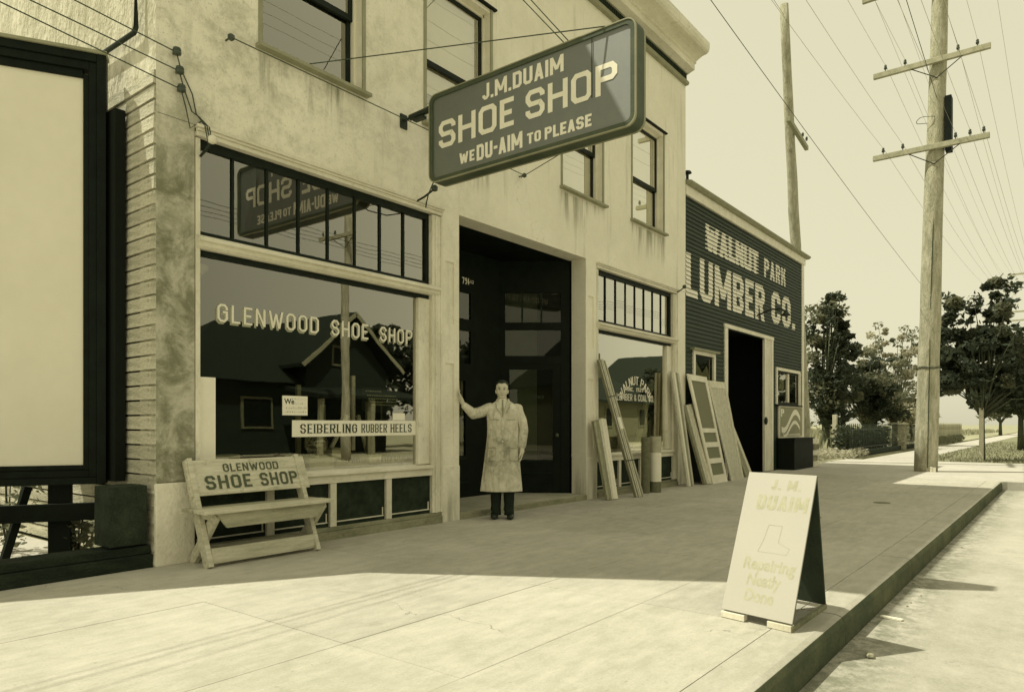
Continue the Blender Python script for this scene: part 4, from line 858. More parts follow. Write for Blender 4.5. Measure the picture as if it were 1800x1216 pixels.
cl_ = thing('ceiling_lamp', 'pale glass bowl lamp hanging inside the left shop', 'lamp', (4.45, 8.6, 3.9))
MB().lathe((4.45, 8.6, 3.0), [(0.02, 0), (0.16, 0.04), (0.24, 0.12), (0.25, 0.16), (0.23, 0.17)], 18).build('lamp_bowl', 'white_porcelain', cl_, smooth=True)
MB().tube([(4.45, 8.6, 3.15), (4.45, 8.6, 3.9)], 0.012, 6).build('rod', 'iron', cl_)
# solid planks added behind the far glass as the tall bundle's reflection
o = thing('mirrored_bundle', 'dark planks added as the reflection of the tall board bundle in the far shop window', 'reflection_plank', (12.3, 6.5, 0.722))
MB().bar((12.2, 6.55, 0.73), (12.5, 6.35, 2.05), 0.16, 0.04, (0, 1, 0)).build('reflection_plank', 'board_dark', o)

# ------------------------------------------------------------------ lumber building
LY = 6.10; LX0, LX1 = 13.37, 21.30
lum = thing('lumber_building', 'single-storey dark green clapboard lumber store with painted WALNUT PARK LUMBER CO.', 'building', (17.3, 9, 0))
DOOR = (15.64, 18.10, 0, 3.34); LW1 = (13.86, 14.82, 1.35, 2.64); LW2 = (19.10, 21.02, 1.74, 2.62)
rh = 0.086
def y_at(z):
    r = (z % rh) / rh; return LY - 0.020 * (1 - r)
def clap(mb, x0, x1, z0, z1):
    z = z0
    k = int(math.floor(z0 / rh))
    while k * rh < z1 - 1e-6:
        a = max(z0, k * rh); c = min(z1, (k + 1) * rh)
        ya = LY - 0.020 * (1 - (a - k * rh) / rh); yc = LY - 0.020 * (1 - (c - k * rh) / rh)
        mb.poly([(x0, ya, a), (x1, ya, a), (x1, yc, c), (x0, yc, c)])
        mb.poly([(x0, ya, a), (x0, LY, a), (x1, LY, a), (x1, ya, a)])
        k += 1
xs = sorted([LX0, LX1, DOOR[0], DOOR[1], LW1[0], LW1[1], LW2[0], LW2[1]]); zs = sorted([0, 5.80, DOOR[3], LW1[2], LW1[3], LW2[2], LW2[3]])
b = MB()
for i in range(len(xs) - 1):
    xm = (xs[i] + xs[i + 1]) / 2; cuts = [h for h in (DOOR, LW1, LW2) if h[0] < xm < h[1]]
    zr = [(0, 5.80)]
    for h in cuts:
        zr = [q for a, c in zr for q in ((a, max(a, h[2])), (min(c, h[3]), c)) if q[1] - q[0] > 1e-4]
    for a, c in zr: clap(b, xs[i], xs[i + 1], a, c)
b.build('clapboards', 'siding', lum, kind='stuff')
b = MB(); b.poly([(LX1 + 0.2, LY, 0), (LX1 + 0.2, 20, 0), (LX1 + 0.2, 20, 5.9), (LX1 + 0.2, LY, 5.9)]); b.poly([(LX0, 20, 0), (LX0, 20, 5.9), (LX1, 20, 5.9), (LX1, 20, 0)]); b.poly([(LX0, LY, 5.9), (LX1 + .2, LY, 5.9), (LX1 + .2, 20, 5.9), (LX0, 20, 5.9)]); b.build('outer_wall', 'siding', lum)
b = MB(); b.box(LX1 - 0.002, LX1 + 0.2, LY - 0.035, LY + 0.02, 0, 5.80); b.build('corner_board', 'trim_light', lum, bevel=0.006)
b = MB(); b.box(LX0, LX1 + 0.25, LY - 0.06, LY + 0.02, 5.80, 6.0); b.build('fascia', 'trim_light', lum, bevel=0.006)
b = MB(); b.prism([(LX0, y, z) for y, z in [(LY, 6.0), (LY - 0.12, 6.0), (LY - 0.17, 6.04), (LY - 0.17, 6.07), (LY, 6.11)]], (LX1 + 0.4 - LX0, 0, 0)); b.build('roof_edge', 'sign_border', lum)
MB().tube([(13.50, LY - 0.02, 6.08), (13.50, LY - 0.02, 6.26)], 0.03, 8).lathe((13.50, LY - 0.02, 6.25), [(0.02, 0), (0.09, 0.01), (0.07, 0.05), (0.02, 0.07)], 10).build('vent_pipe', 'iron', lum)
# painted words, broken over every clapboard
def clip(poly, z, keep_above):
    out = []
    for i in range(len(poly)):
        a, c = poly[i], poly[(i + 1) % len(poly)]; ia = (a[1] >= z) == keep_above; ic = (c[1] >= z) == keep_above
        if ia: out.append(a)
        if ia != ic:
            t_ = (z - a[1]) / (c[1] - a[1] or 1e-9); out.append((a[0] + (c[0] - a[0]) * t_, z))
    return out
def clap_text(mb, glyphs, x0, z0, cov=0.97):
    for g_ in glyphs:
        for si, q in enumerate(g_):
            q = [(x0 + u, z0 + v) for u, v in q]; zmin = min(p[1] for p in q); zmax = max(p[1] for p in q); k = int(zmin / rh)
            while k * rh < zmax:
                a = k * rh + rh * (1 - cov) * 0.5; c = a + rh * cov; pz = clip(clip(q, a, True), c, False) if len(q) > 2 else []
                if len(pz) > 2:
                    pts = [(x, LY - 0.020 * (1 - (z - k * rh) / rh) - 0.0015 - 0.0012 * (cov > 0.5) - 0.0006 * (si % 6), z) for x, z in pz]
                    if (Vector(pts[1]) - Vector(pts[0])).cross(Vector(pts[2]) - Vector(pts[1])).y > 0: pts = pts[::-1]
                    mb.poly(pts)
                k += 1
b = MB()
clap_text(b, [[[(u, v), (u + 0.9, v), (u + 0.9, v + 0.56), (u, v + 0.56)]] for u, v in ((0, 0), (0.8, 0), (1.6, 0), (2.38, 0))], 14.42, 4.90, 0.34)
clap_text(b, text_polys('WALNUT', 0.56, 3.25, 0.26, 0.22, 0.05, 0.16, 0.66), 14.43, 4.90, 0.97)
clap_text(b, text_polys('PARK', 0.48, 1.72, 0.22, 0.2, 0.14, 0.2), 18.12, 4.93)
clap_text(b, text_polys('LUMBER', 0.88, 4.70, 0.21, 0.19, 0.10, 0.2), 13.45, 3.79)
clap_text(b, text_polys('CO.', 0.82, 2.02, 0.23, 0.2, 0.12, 0.22), 18.67, 3.84)
b.build('wall_lettering', 'sign_letter', lum)
# big doorway
b = MB(); b.box(15.46, 15.64, LY - 0.04, LY + 0.02, 0, 3.36); b.box(18.10, 18.16, LY - 0.04, LY + 0.02, 0, 3.36); b.box(18.62, 18.76, LY - 0.04, LY + 0.02, 0, 3.36); b.box(15.44, 18.78, LY - 0.05, LY + 0.02, 3.361, 3.45)
b.build('door_casing', 'trim_light', lum, bevel=0.005)
b = MB(); b.box(18.161, 18.38, LY - 0.032, LY + 0.05, 0, 3.36).box(18.385, 18.615, LY - 0.028, LY + 0.05, 0, 3.36); b.build('door_jamb', 'casing', lum, bevel=0.006)
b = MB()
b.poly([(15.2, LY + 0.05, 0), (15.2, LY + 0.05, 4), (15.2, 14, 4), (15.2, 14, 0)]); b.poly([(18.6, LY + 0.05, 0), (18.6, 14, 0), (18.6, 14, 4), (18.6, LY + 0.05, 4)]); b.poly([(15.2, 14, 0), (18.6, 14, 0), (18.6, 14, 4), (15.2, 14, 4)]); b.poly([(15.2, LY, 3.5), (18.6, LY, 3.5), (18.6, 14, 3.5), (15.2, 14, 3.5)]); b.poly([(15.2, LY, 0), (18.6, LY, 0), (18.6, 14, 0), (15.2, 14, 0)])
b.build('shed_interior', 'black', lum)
m_ = MB(); m_.ball((18.12, LY - 0.06, 1.28), 0.07, 7, (1, .6, 1.4)); m_.build('door_pull', 'iron', lum)
def lum_window(h, twin):
    a, c, d, e = h; f = MB(); y = LY - 0.045
    f.box(a - 0.10, a, y, LY + 0.04, d - 0.02, e + 0.08); f.box(c, c + 0.10, y, LY + 0.04, d - 0.02, e + 0.08); f.box(a - 0.001, c + 0.001, y, LY + 0.04, e, e + 0.08)
    w = f.build('window', 'trim_light', lum, bevel=0.004)
    MB().box(a - 0.13, c + 0.13, y - 0.04, LY, d - 0.06, d - 0.021).build('sill', 'dark', w)
    if not twin: MB().box(a - 0.2, c + 0.2, y - 0.06, LY, e + 0.081, e + 0.12).build('drip_cap', 'sign_border', w)
    s_ = MB(); s_.box(a, a + 0.05, LY, LY + 0.03, d, e).box(c - 0.05, c, LY, LY + 0.03, d, e).box(a + .05, c - .05, LY, LY + 0.03, d, d + 0.05).box(a + .05, c - .05, LY, LY + 0.03, e - 0.05, e)
    s_.build('sash', 'dark_sash', w)
    if twin: m = (a + c) / 2 + 0.05; MB().box(m - 0.06, m + 0.03, LY - 0.02, LY + 0.028, d + .05, e - .05).build('mullion', 'casing', w)
    MB().poly([(a + .04, LY + 0.015, d), (c - .04, LY + 0.015, d), (c - .04, LY + 0.015, e), (a + .04, LY + 0.015, e)]).build('pane', 'glass_clear', w)
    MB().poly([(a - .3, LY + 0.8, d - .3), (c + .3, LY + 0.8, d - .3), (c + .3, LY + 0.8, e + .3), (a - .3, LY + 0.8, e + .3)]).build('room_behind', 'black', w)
    return w
w1 = lum_window(LW1, False); w2 = lum_window(LW2, True)
MB().poly([(13.9, LY + 0.03, 1.4), (14.75, LY + 0.03, 1.4), (14.76, LY + 0.03, 2.2), (14.6, LY + 0.03, 2.45), (14.35, LY + 0.03, 2.28), (14.05, LY + 0.03, 2.5), (13.9, LY + 0.03, 2.55)]).build('torn_blind', 'curtain', w1)
MB().box(19.15, 19.45, LY + .2, LY + .4, 2.1, 2.28).box(20.3, 20.7, LY + .3, LY + .4, 2.15, 2.5).build('stored_goods', 'sign_border', w2)
# lamp arm over the doorway
o = thing('yard_lamp', 'dark gooseneck lamp arm over the lumber store doorway', 'lamp', (17.6, LY, 3.9))
MB().tube([(17.6, LY - 0.01, 3.88), (17.6, LY - 0.35, 4.0), (17.55, LY - 0.6, 3.98), (17.5, LY - 0.72, 3.9)], 0.022, 8).build('arm', 'iron', o, smooth=True)
MB().lathe((17.5, LY - 0.74, 3.80), [(0.11, 0), (0.10, 0.03), (0.04, 0.09), (0.03, 0.13)], 12).build('lamp_shade', 'iron', o, smooth=True)
# poster board
o = thing('poster_board', 'square framed poster with a pale wavy ribbon under the lumber store window', 'poster', (20.16, LY - 0.05, 0.85))
MB().box(19.16, 21.18, LY - 0.06, LY - 0.025, 0.86, 1.66).build('board_field', 'poster', o)
m_ = MB(); m_.box(19.14, 21.20, LY - 0.075, LY - 0.03, 1.66, 1.70).box(19.14, 21.20, LY - 0.075, LY - 0.03, 0.82, 0.86).box(19.13, 19.18, LY - 0.075, LY - 0.03, 0.86, 1.66).box(21.16, 21.2, LY - 0.075, LY - 0.03, 0.86, 1.66); m_.build('frame', 'trim_light', o)
m_ = MB(); pv = None
for i in range(25):
    t_ = i / 24; x = 19.35 + 1.65 * t_; zc = 1.28 + 0.25 * math.sin((t_ - 0.42) * 5.0); pc = (x, zc)
    if pv: m_.poly([(pv[0], LY - 0.0625, pv[1] - 0.075), (pc[0], LY - 0.0625, pc[1] - 0.075), (pc[0], LY - 0.0625, pc[1] + 0.075), (pv[0], LY - 0.0625, pv[1] + 0.075)])
    pv = pc
pv = None
for i in range(25):
    t_ = i / 24; x = 19.5 + 1.45 * t_; zc = 1.05 + 0.2 * math.sin((t_ - 0.35) * 4.6); pc = (x, zc)
    if pv: m_.poly([(pv[0], LY - 0.065, pv[1] - 0.05), (pc[0], LY - 0.065, pc[1] - 0.05), (pc[0], LY - 0.065, pc[1] + 0.05), (pv[0], LY - 0.065, pv[1] + 0.05)])
    pv = pc
place_text(m_, text_polys('P', 0.2, 0.28, 0.24, 0.2), (19.27, LY - 0.06, 1.40), (1, 0, 0), (0, 0, 1), (0, -1, 0), 0.006)
x = 19.5
while x < 20.95:
    m_.poly([(x, LY - 0.0625, 0.885), (x + 0.07, LY - 0.0625, 0.885), (x + 0.07, LY - 0.0625, 0.93), (x, LY - 0.0625, 0.93)]); x += 0.11
m_.build('poster_design', 'paper', o)
# bin under the poster, stacked timber beside it
o = thing('coal_bin', 'low dark wooden bin below the poster at the corner of the lumber store', 'bin', (20.0, 5.8, 0))
m_ = MB(); m_.box(19.05, 20.75, 5.62, 5.66, 0, 0.80).box(19.05, 19.1, 5.66, 6.05, 0, 0.8).box(20.7, 20.75, 5.66, 6.05, 0, 0.8); m_.build('bin_side', 'dark', o)
MB().box(19.02, 20.78, 5.58, 6.07, 0.801, 0.83).build('lid', 'dark', o)
k = 0
for i in range(5):
    tt = thing('stacked_timber', ['bottom', 'second', 'middle', 'fourth', 'topmost'][i] + ' timber baulk of the short stack at the lumber store corner', 'timber', (21.1, 5.8, 0.16 * i), 'timber stack at the corner')
    MB().box(20.82 + random.uniform(-.02, .02), 21.42 + random.uniform(-.05, .03), 5.64 + random.uniform(-.03, .03), 6.02, 0.16 * i + 0.004, 0.16 * i + 0.15).build('baulk', 'board_dark' if i % 2 else 'casing', tt, bevel=0.008)

# ------------------------------------------------------------------ things leaning on the shopfronts
def leaner(name, label, cat, bl, br, tl, tr, thick, mat, n=1, group=None, jitter=0.0):
    """boards leaning back: feet from bl to br, heads from tl to tr"""
    bl, br, tl, tr = map(Vector, (bl, br, tl, tr)); o = thing(name, label, cat, (bl + br) / 2, group)
    up = ((tl + tr) / 2 - (bl + br) / 2).normalized(); nn = (br - bl).cross(up).normalized()
    for i in range(n):
        a, c = i / n, (i + 1) / n - 0.06 / n
        p = [bl.lerp(br, a), bl.lerp(br, c), tl.lerp(tr, c), tl.lerp(tr, a)]
        j = random.uniform(-jitter, jitter); off = nn * random.uniform(0, jitter * 0.5); p[2] = p[2] + up * j; p[3] = p[3] + up * j
        p = [q + off for q in p]
        m_ = MB(); m_.hexa([p[0], p[1], p[1] - nn * thick, p[0] - nn * thick, p[3], p[2], p[2] - nn * thick, p[3] - nn * thick]); m_.build('board', mat[i % len(mat)] if isinstance(mat, list) else mat, o, bevel=0.003)
    return o, nn
leaner('board_bundle', 'short bundle of boards with one pale board leaning beside the entrance pier', 'boards', (9.72, 5.76, 0), (9.98, 5.72, 0), (9.66, 5.98, 1.25), (10.05, 5.98, 1.27), -0.05, ['board_dark', 'board_dark', 'board_raw', 'board_pale', 'board_pale'], 5, 'lumber leaning outside', 0.02)
o, nn = leaner('moulding_bundle', 'tall tied bundle of thin mouldings slanting across the far shop window', 'mouldings', (10.40, 5.62, 0), (10.60, 5.58, 0), (9.86, 6.0, 2.2), (10.06, 6.0, 2.24), -0.045, ['board_dark', 'board_raw'], 8, 'lumber leaning outside', 0.03)
def onp(bl, br, tl, tr, u, t_): return Vector(bl).lerp(Vector(br), u).lerp(Vector(tl).lerp(Vector(tr), u), t_)
q4 = ((10.40, 5.62, 0), (10.60, 5.58, 0), (9.86, 6.0, 2.2), (10.06, 6.0, 2.24))
f_ = lambda u, t_: onp(*q4, u, t_) + Vector((0, -1, 0.2)).normalized() * 0.055
MB().poly([f_(0.28, 0.50), f_(0.78, 0.50), f_(0.78, 0.585), f_(0.28, 0.585)]).build('paper_tag', 'paper', o)
for t_ in (0.27, 0.74):
    a = f_(-0.05, t_); c = f_(1.05, t_); MB().tube([a, c], 0.008, 6).build('tie', 'wire', o)
for i, (x, y, zt, mt, rr, lb) in enumerate(((11.16, 5.80, 0.97, 'felt', 0.075, 'dark roll of roofing felt standing left of the pale wrapped roll'), (11.42, 5.74, 0.985, 'roll_wrap', 0.10, 'pale wrapped roll of roofing with a dark foot below the far shop window'))):
    o = thing('roofing_roll', lb, 'roll', (x, y, 0), 'rolls of roofing')
    if i:
        MB().tube([(x, y, 0.0), (x, y, 0.19)], rr, 20).build('foot_band', 'felt', o, smooth=False); MB().tube([(x, y, 0.191), (x, y, 0.70)], rr + 0.001, 20).build('label_wrap', 'paper', o); MB().tube([(x, y, 0.701), (x, y, zt)], rr, 20).build('roll', mt, o)
    else: MB().tube([(x, y, 0), (x, y, zt)], rr, 20).build('roll', mt, o)
    MB().tube([(x, y, zt + 0.001), (x, y, zt + 0.004)], rr * 0.5, 14).build('core', 'black', o)
leaner('tall_board_bundle', 'tall narrow bundle of boards standing against the pier right of the far shop window', 'boards', (12.80, 5.80, 0), (13.06, 5.78, 0), (12.50, 5.99, 2.17), (12.83, 5.99, 2.19), -0.045, ['board_raw', 'board_pale', 'board_dark', 'board_raw'], 4, 'lumber leaning outside', 0.02)
leaner('short_board_bundle', 'knee-high bundle of short boards leaning just left of the screen door', 'boards', (13.40, 5.72, 0), (13.72, 5.70, 0), (13.02, 6.0, 1.56), (13.44, 6.0, 1.58), -0.05, ['board_dark', 'board_raw', 'board_raw'], 3, 'lumber leaning outside', 0.01)
leaner('offcut_boards', 'grey offcut boards leaning at the left edge of the lumber store doorway', 'boards', (15.95, 5.80, 0), (16.45, 5.82, 0), (15.22, 6.0, 1.25), (15.6, 6.0, 1.27), -0.04, ['board_dark', 'board_dark', 'board_raw'], 3, 'lumber leaning outside', 0.02)
# screen door: frame of rails and stiles around mesh panels
bl, br, tl, tr = (13.72, 5.66, 0), (14.55, 5.68, 0), (13.22, 5.98, 2.20), (14.16, 5.98, 2.18)
o = thing('screen_door', 'screen door with one tall mesh panel over three small ones leaning on the lumber store', 'door', (14.1, 5.7, 0))
G = lambda u, t_, d=0.0: onp(bl, br, tl, tr, u, t_) + Vector((0, -0.98, -0.15)) * d
def fr(u0, u1, t0, t1, name, mat, d=0.0, th=0.035):
    p = [G(u0, t0, d), G(u1, t0, d), G(u1, t1, d), G(u0, t1, d)]; q = [G(u0, t0, d + th), G(u1, t0, d + th), G(u1, t1, d + th), G(u0, t1, d + th)]
    MB().hexa([p[0], p[1], q[1], q[0], p[3], p[2], q[2], q[3]]).build(name, mat, o, bevel=0.003)
fr(0, 0.12, 0, 1, 'stile', 'trim_light'); fr(0.88, 1, 0, 1, 'stile', 'trim_light')
for t0, t1 in ((0, 0.075), (0.185, 0.23), (0.335, 0.38), (0.47, 0.51), (0.945, 1.0)): fr(0.121, 0.879, t0, t1, 'rail', 'trim_light')
for t0, t1 in ((0.075, 0.185), (0.23, 0.335), (0.38, 0.47), (0.51, 0.945)): fr(0.121, 0.879, t0 + .001, t1 - .001, 'mesh_panel', 'screen', 0.012, 0.004)
fr(0.42, 0.52, 0.511, 0.944, 'brace', 'curtain', 0.005, 0.006)
bl, br, tl, tr = (14.72, 5.66, 0), (15.55, 5.70, 0), (14.22, 5.99, 2.12), (15.22, 5.99, 2.12)
o = thing('panel_door', 'plain pale panel door leaning between the screen door and the doorway', 'door', (15.1, 5.7, 0))
fr(0, 0.13, 0, 1, 'stile', 'board_raw'); fr(0.87, 1, 0, 1, 'stile', 'board_raw'); fr(0.131, 0.869, 0, 0.12, 'rail', 'board_raw'); fr(0.131, 0.869, 0.93, 1.0, 'rail', 'board_raw'); fr(0.131, 0.869, 0.121, 0.929, 'door_panel', 'board_raw', 0.006, 0.02)

# ------------------------------------------------------------------ bench
bn_ = thing('slat_bench', 'wooden bench with SHOE SHOP painted on its backboard below the shop window', 'bench', (3.7, 5.78, 0))
for x in (3.10, 4.17):
    MB().bar((x, 5.63, 0.0), (x, 6.0, 0.89), 0.045, 0.095, (0, 1, 0)).build('leg', 'bench', bn_, bevel=0.004)
    MB().bar((x + 0.05, 5.99, 0.0), (x + 0.05, 5.60, 0.45), 0.045, 0.09, (0, 1, 0)).build('leg', 'bench', bn_, bevel=0.004)
    MB().box(x + 0.0, x + 0.09, 5.60, 5.90, 0.40, 0.455).build('bearer', 'bench', bn_, bevel=0.003)
MB().hexa([(3.06, 5.838, 0.585), (4.25, 5.838, 0.585), (4.25, 5.868, 0.580), (3.06, 5.868, 0.580), (3.06, 5.958, 0.885), (4.25, 5.958, 0.885), (4.25, 5.988, 0.88), (3.06, 5.988, 0.88)]).build('backrest', 'bench', bn_, bevel=0.003)
MB().box(3.0, 4.28, 5.51, 5.70, 0.458, 0.490).build('seat_board', 'bench', bn_, bevel=0.004); MB().box(3.0, 4.28, 5.712, 5.90, 0.458, 0.487).build('seat_board', 'bench_seat', bn_, bevel=0.004)
MB().hexa([(3.22, 5.555, 0.33), (4.12, 5.555, 0.33), (4.12, 5.58, 0.33), (3.22, 5.58, 0.33), (3.12, 5.545, 0.456), (4.22, 5.545, 0.456), (4.22, 5.57, 0.456), (3.12, 5.57, 0.456)]).build('apron', 'bench_seat', bn_, bevel=0.003)
MB().box(3.125, 4.15, 5.625, 5.65, 0.03, 0.16).build('stretcher', 'bench', bn_, bevel=0.004); MB().box(3.15, 4.2, 5.96, 5.98, 0.04, 0.13).build('stretcher', 'bench_seat', bn_, bevel=0.004)
m_ = MB(); bu = Vector((1, 0, 0)); bv = Vector((0, 0.12, 0.30)).normalized(); bnn = Vector((0, -0.30, 0.12)).normalized(); bo = Vector((3.06, 5.838, 0.585)); 
def bt(s_, x0, v0, H, W, mb, t=0.2):
    place_text(mb, text_polys(s_, H, W, t, t * .9, 0.16, 0.2, 0.64), bo + bu * x0 + bv * v0, bu, bv, bnn, 0.003)
bt('GLENWOOD', 0.33, 0.205, 0.075, 0.56, m_, 0.17); bt('SHOE', 0.14, 0.05, 0.125, 0.44, m_, 0.19); bt('SHOP', 0.67, 0.05, 0.125, 0.40, m_, 0.19)
m_.build('bench_lettering', 'sign_grey', bn_)

# ------------------------------------------------------------------ A-board by the kerb
ab = thing('sandwich_board', 'white folding sandwich board with faded J.M. DUAIM lettering on the kerb edge', 'sandwich board', (4.6, 1.48, 0))
# front leaf: foot line (4.299,1.71)-(4.205,1.26); ridge (4.73,1.71)-(4.73,1.26)
fa, fb = Vector((4.30, 1.71, 0.05)), Vector((4.21, 1.255, 0.05)); ra, rb = Vector((4.735, 1.69, 0.88)), Vector((4.735, 1.69, 0.88)) + Vector((4.21, 1.255, 0.05)) - Vector((4.30, 1.71, 0.05)); ka, kb = Vector((4.99, 1.70, 0.03)), Vector((4.90, 1.245, 0.03))
nf = (fb - fa).cross(ra - fa).normalized()
if nf.x > 0: nf = -nf
def leaf(a, c, d, e, n, th, name, mat):
    MB().hexa([a, c, c - n * th, a - n * th, e, d, d - n * th, e - n * th]).build(name, mat, ab, bevel=0.002)
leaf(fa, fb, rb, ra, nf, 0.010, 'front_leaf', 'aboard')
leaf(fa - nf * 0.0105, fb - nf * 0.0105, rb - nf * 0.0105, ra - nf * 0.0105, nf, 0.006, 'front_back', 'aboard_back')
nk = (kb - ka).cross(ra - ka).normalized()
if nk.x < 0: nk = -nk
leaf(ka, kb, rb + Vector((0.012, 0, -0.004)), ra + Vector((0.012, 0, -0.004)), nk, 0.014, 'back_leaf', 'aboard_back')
bu = (fb - fa).normalized(); bv = (ra - fa); bv = (bv - bu * bv.dot(bu)).normalized()
for a0, a1 in ((0, 0.16), (0.31, 0.46)):
    c0 = fa + bu * (a0 + a1) / 2 + Vector((0.02, 0, -0.03)); MB().obox(c0, bu * (a1 - a0) / 2, Vector((0.03, 0, 0)), Vector((0, 0, 0.018))).build('foot_block', 'casing', ab, bevel=0.002)
MB().bar(fb + Vector((0, 0.01, -0.035)), kb + Vector((0.01, 0.01, -0.015)), 0.025, 0.03).build('side_stretcher', 'kick', ab); MB().bar(fa + Vector((0, -0.01, -0.035)), ka + Vector((0.01, -0.01, -0.015)), 0.025, 0.03).build('side_stretcher', 'kick', ab)
m_ = MB(); place_text(m_, text_polys('J. M.', 0.07, 0.20, 0.26, 0.2, 0.14), fa + bu * 0.12 + bv * 0.82, bu, bv, nf, 0.0006, 0.0001); place_text(m_, text_polys('DUAIM', 0.10, 0.34, 0.24, 0.2, 0.12), fa + bu * 0.05 + bv * 0.68, bu, bv, nf, 0.0006, 0.0001)
# worn outline of a boot between the words
bo_ = [(0.14, 0.40), (0.33, 0.40), (0.34, 0.44), (0.26, 0.47), (0.26, 0.58), (0.17, 0.58), (0.16, 0.48)]
pl = ribbon(bo_, 0.003, True)
m_.build('name_lettering', 'ink_soft', ab)
m2 = MB(); place_text(m2, [pl], fa, bu, bv, nf, 0.0006, 0.0001); m2.build('boot_outline', 'ink_soft', ab)
for s_, u0, v0, w_ in (('Repairing', 0.07, 0.285, 0.34), ('Neatly', 0.12, 0.185, 0.22), ('Done', 0.13, 0.085, 0.19)): bfont(s_, 0.105, 'ink_soft', 'slogan', ab, fa + bu * u0 + bv * v0, bu, bv, nf, offset=0.003, width=w_)

# litter by the gutter, iron cover in the pavement
m_ = MB(); m_.obox((4.62, 0.93, -0.166), (0.035, 0.012, 0), (-0.008, 0.02, 0), (0, 0, 0.013)); m_.build('stone', 'stonepale', None, label='small pale stone lying in the gutter near the sandwich board', cat='stone', bevel=0.012)
m_ = MB(); m_.obox((5.62, 0.99, -0.172), (0.015, 0.07, 0), (0.02, -0.005, 0), (0, 0, 0.006)); m_.build('wood_scrap', 'board_pale', None, label='pale strip of scrap wood lying in the gutter further along', cat='scrap')
for i in range(8):
    x = random.uniform(5.0, 9.5); y = 1.07 + random.uniform(-.14, 0.0); r_ = random.uniform(0.006, 0.013)
    MB().ball((x, y, -0.175), r_, 5, (1.3, 1, .7)).build('pebble', 'stonepale', None, label='tiny pale pebble in the gutter shade', cat='pebble', group='pebbles in the gutter')
for (x, y, l_) in ((9.6, 2.62, 'iron valve cover set in the pavement behind the sandwich board'), (12.0, 2.25, 'small dark iron plate set in the pavement farther off')):
    MB().lathe((x, y, 0.0005), [(0.12, 0), (0.12, 0.004), (0.11, 0.006)], 18).build('valve_cover', 'felt', None, label=l_, cat='cover')

# ------------------------------------------------------------------ billboard at the left
bb = thing('billboard', 'large blank pale billboard in a heavy dark moulded frame', 'billboard', (2.4, 6.9, 0))
BO = Vector((2.71, 6.64, 0)); BU = Vector((-0.876, 0.482, 0)).normalized(); BN = Vector((-0.482, -0.876, 0)).normalized(); BW = 4.2
def bbx(u0, u1, z0, z1, d0, d1, name, mat, bev=0.004):
    c0 = BO + BU * (u0 + u1) / 2 + Zv * (z0 + z1) / 2 + BN * (d0 + d1) / 2
    return MB().obox(c0, BU * (u1 - u0) / 2, BN * (d1 - d0) / 2, Zv * (z1 - z0) / 2).build(name, mat, bb, bevel=bev)
bbx(0.17, BW, 0.82, 4.22, -0.05, -0.03, 'poster_face', 'bill_panel')
bbx(0.0, 0.07, 0.68, 4.41, -0.1, 0.03, 'frame', 'dark'); bbx(0.071, 0.13, 0.74, 4.34, -0.1, 0.012, 'frame', 'dark'); bbx(0.131, 0.178, 0.80, 4.235, -0.1, -0.01, 'frame', 'dark')
bbx(0.071, BW, 4.341, 4.41, -0.1, 0.03, 'frame', 'dark'); bbx(0.131, BW, 4.27, 4.34, -0.1, 0.012, 'frame', 'dark'); bbx(0.179, BW, 4.20, 4.269, -0.1, -0.01, 'frame', 'dark')
bbx(0.071, BW, 0.68, 0.739, -0.1, 0.03, 'frame', 'dark'); bbx(0.131, BW, 0.741, 0.799, -0.1, 0.012, 'frame', 'dark'); bbx(0.179, BW, 0.801, 0.845, -0.1, -0.01, 'frame', 'dark')
bbx(-0.01, BW, 4.411, 4.44, -0.12, 0.05, 'top_cap', 'sign_border')
m_ = MB().box(2.735, 2.825, 6.53, 7.6, 0.70, 3.95).build('side_board', 'black', bb, bevel=0.004)  # dark side panel, lengthened rearward to keep the sun off the side wall
for u in (0.29, 1.6, 3.0): bbx(u, u + 0.17, -0.02, 0.679, -0.25, -0.13, 'post', 'dark')
bbx(-0.02, BW, 0.36, 0.51, -0.12, -0.06, 'rail', 'dark')
a = BO + BU * 0.62 - BN * 0.2; MB().bar(a + Zv * 0.66, a + BU * 0.18 + Zv * 0.0, 0.06, 0.06, (0, 1, 0)).build('brace', 'dark', bb)
MB().box(2.50, 2.80, 6.07, 6.36, 0.20, 0.69).build('stone_post', 'stone', None, label='short rough stone post between billboard and building corner', cat='post', bevel=0.008)
lw_ = thing('low_wall', 'low dark timber retaining wall along the pavement under the billboard', 'wall', (1.0, 6.2, 0))
for i, (x0, x1, zt) in enumerate(((-6, -3.2, 0.24), (-3.196, -1.0, 0.26), (-0.996, 1.62, 0.255), (1.624, 2.845, 0.185))):
    MB().box(x0, x1, 6.06, 6.30, -0.02, zt * 0.6).build('timber', 'low_wall', lw_, bevel=0.008); MB().box(x0, x1 - 0.01, 6.085, 6.33, zt * 0.6 + .003, zt).build('timber', 'low_wall', lw_, bevel=0.008)
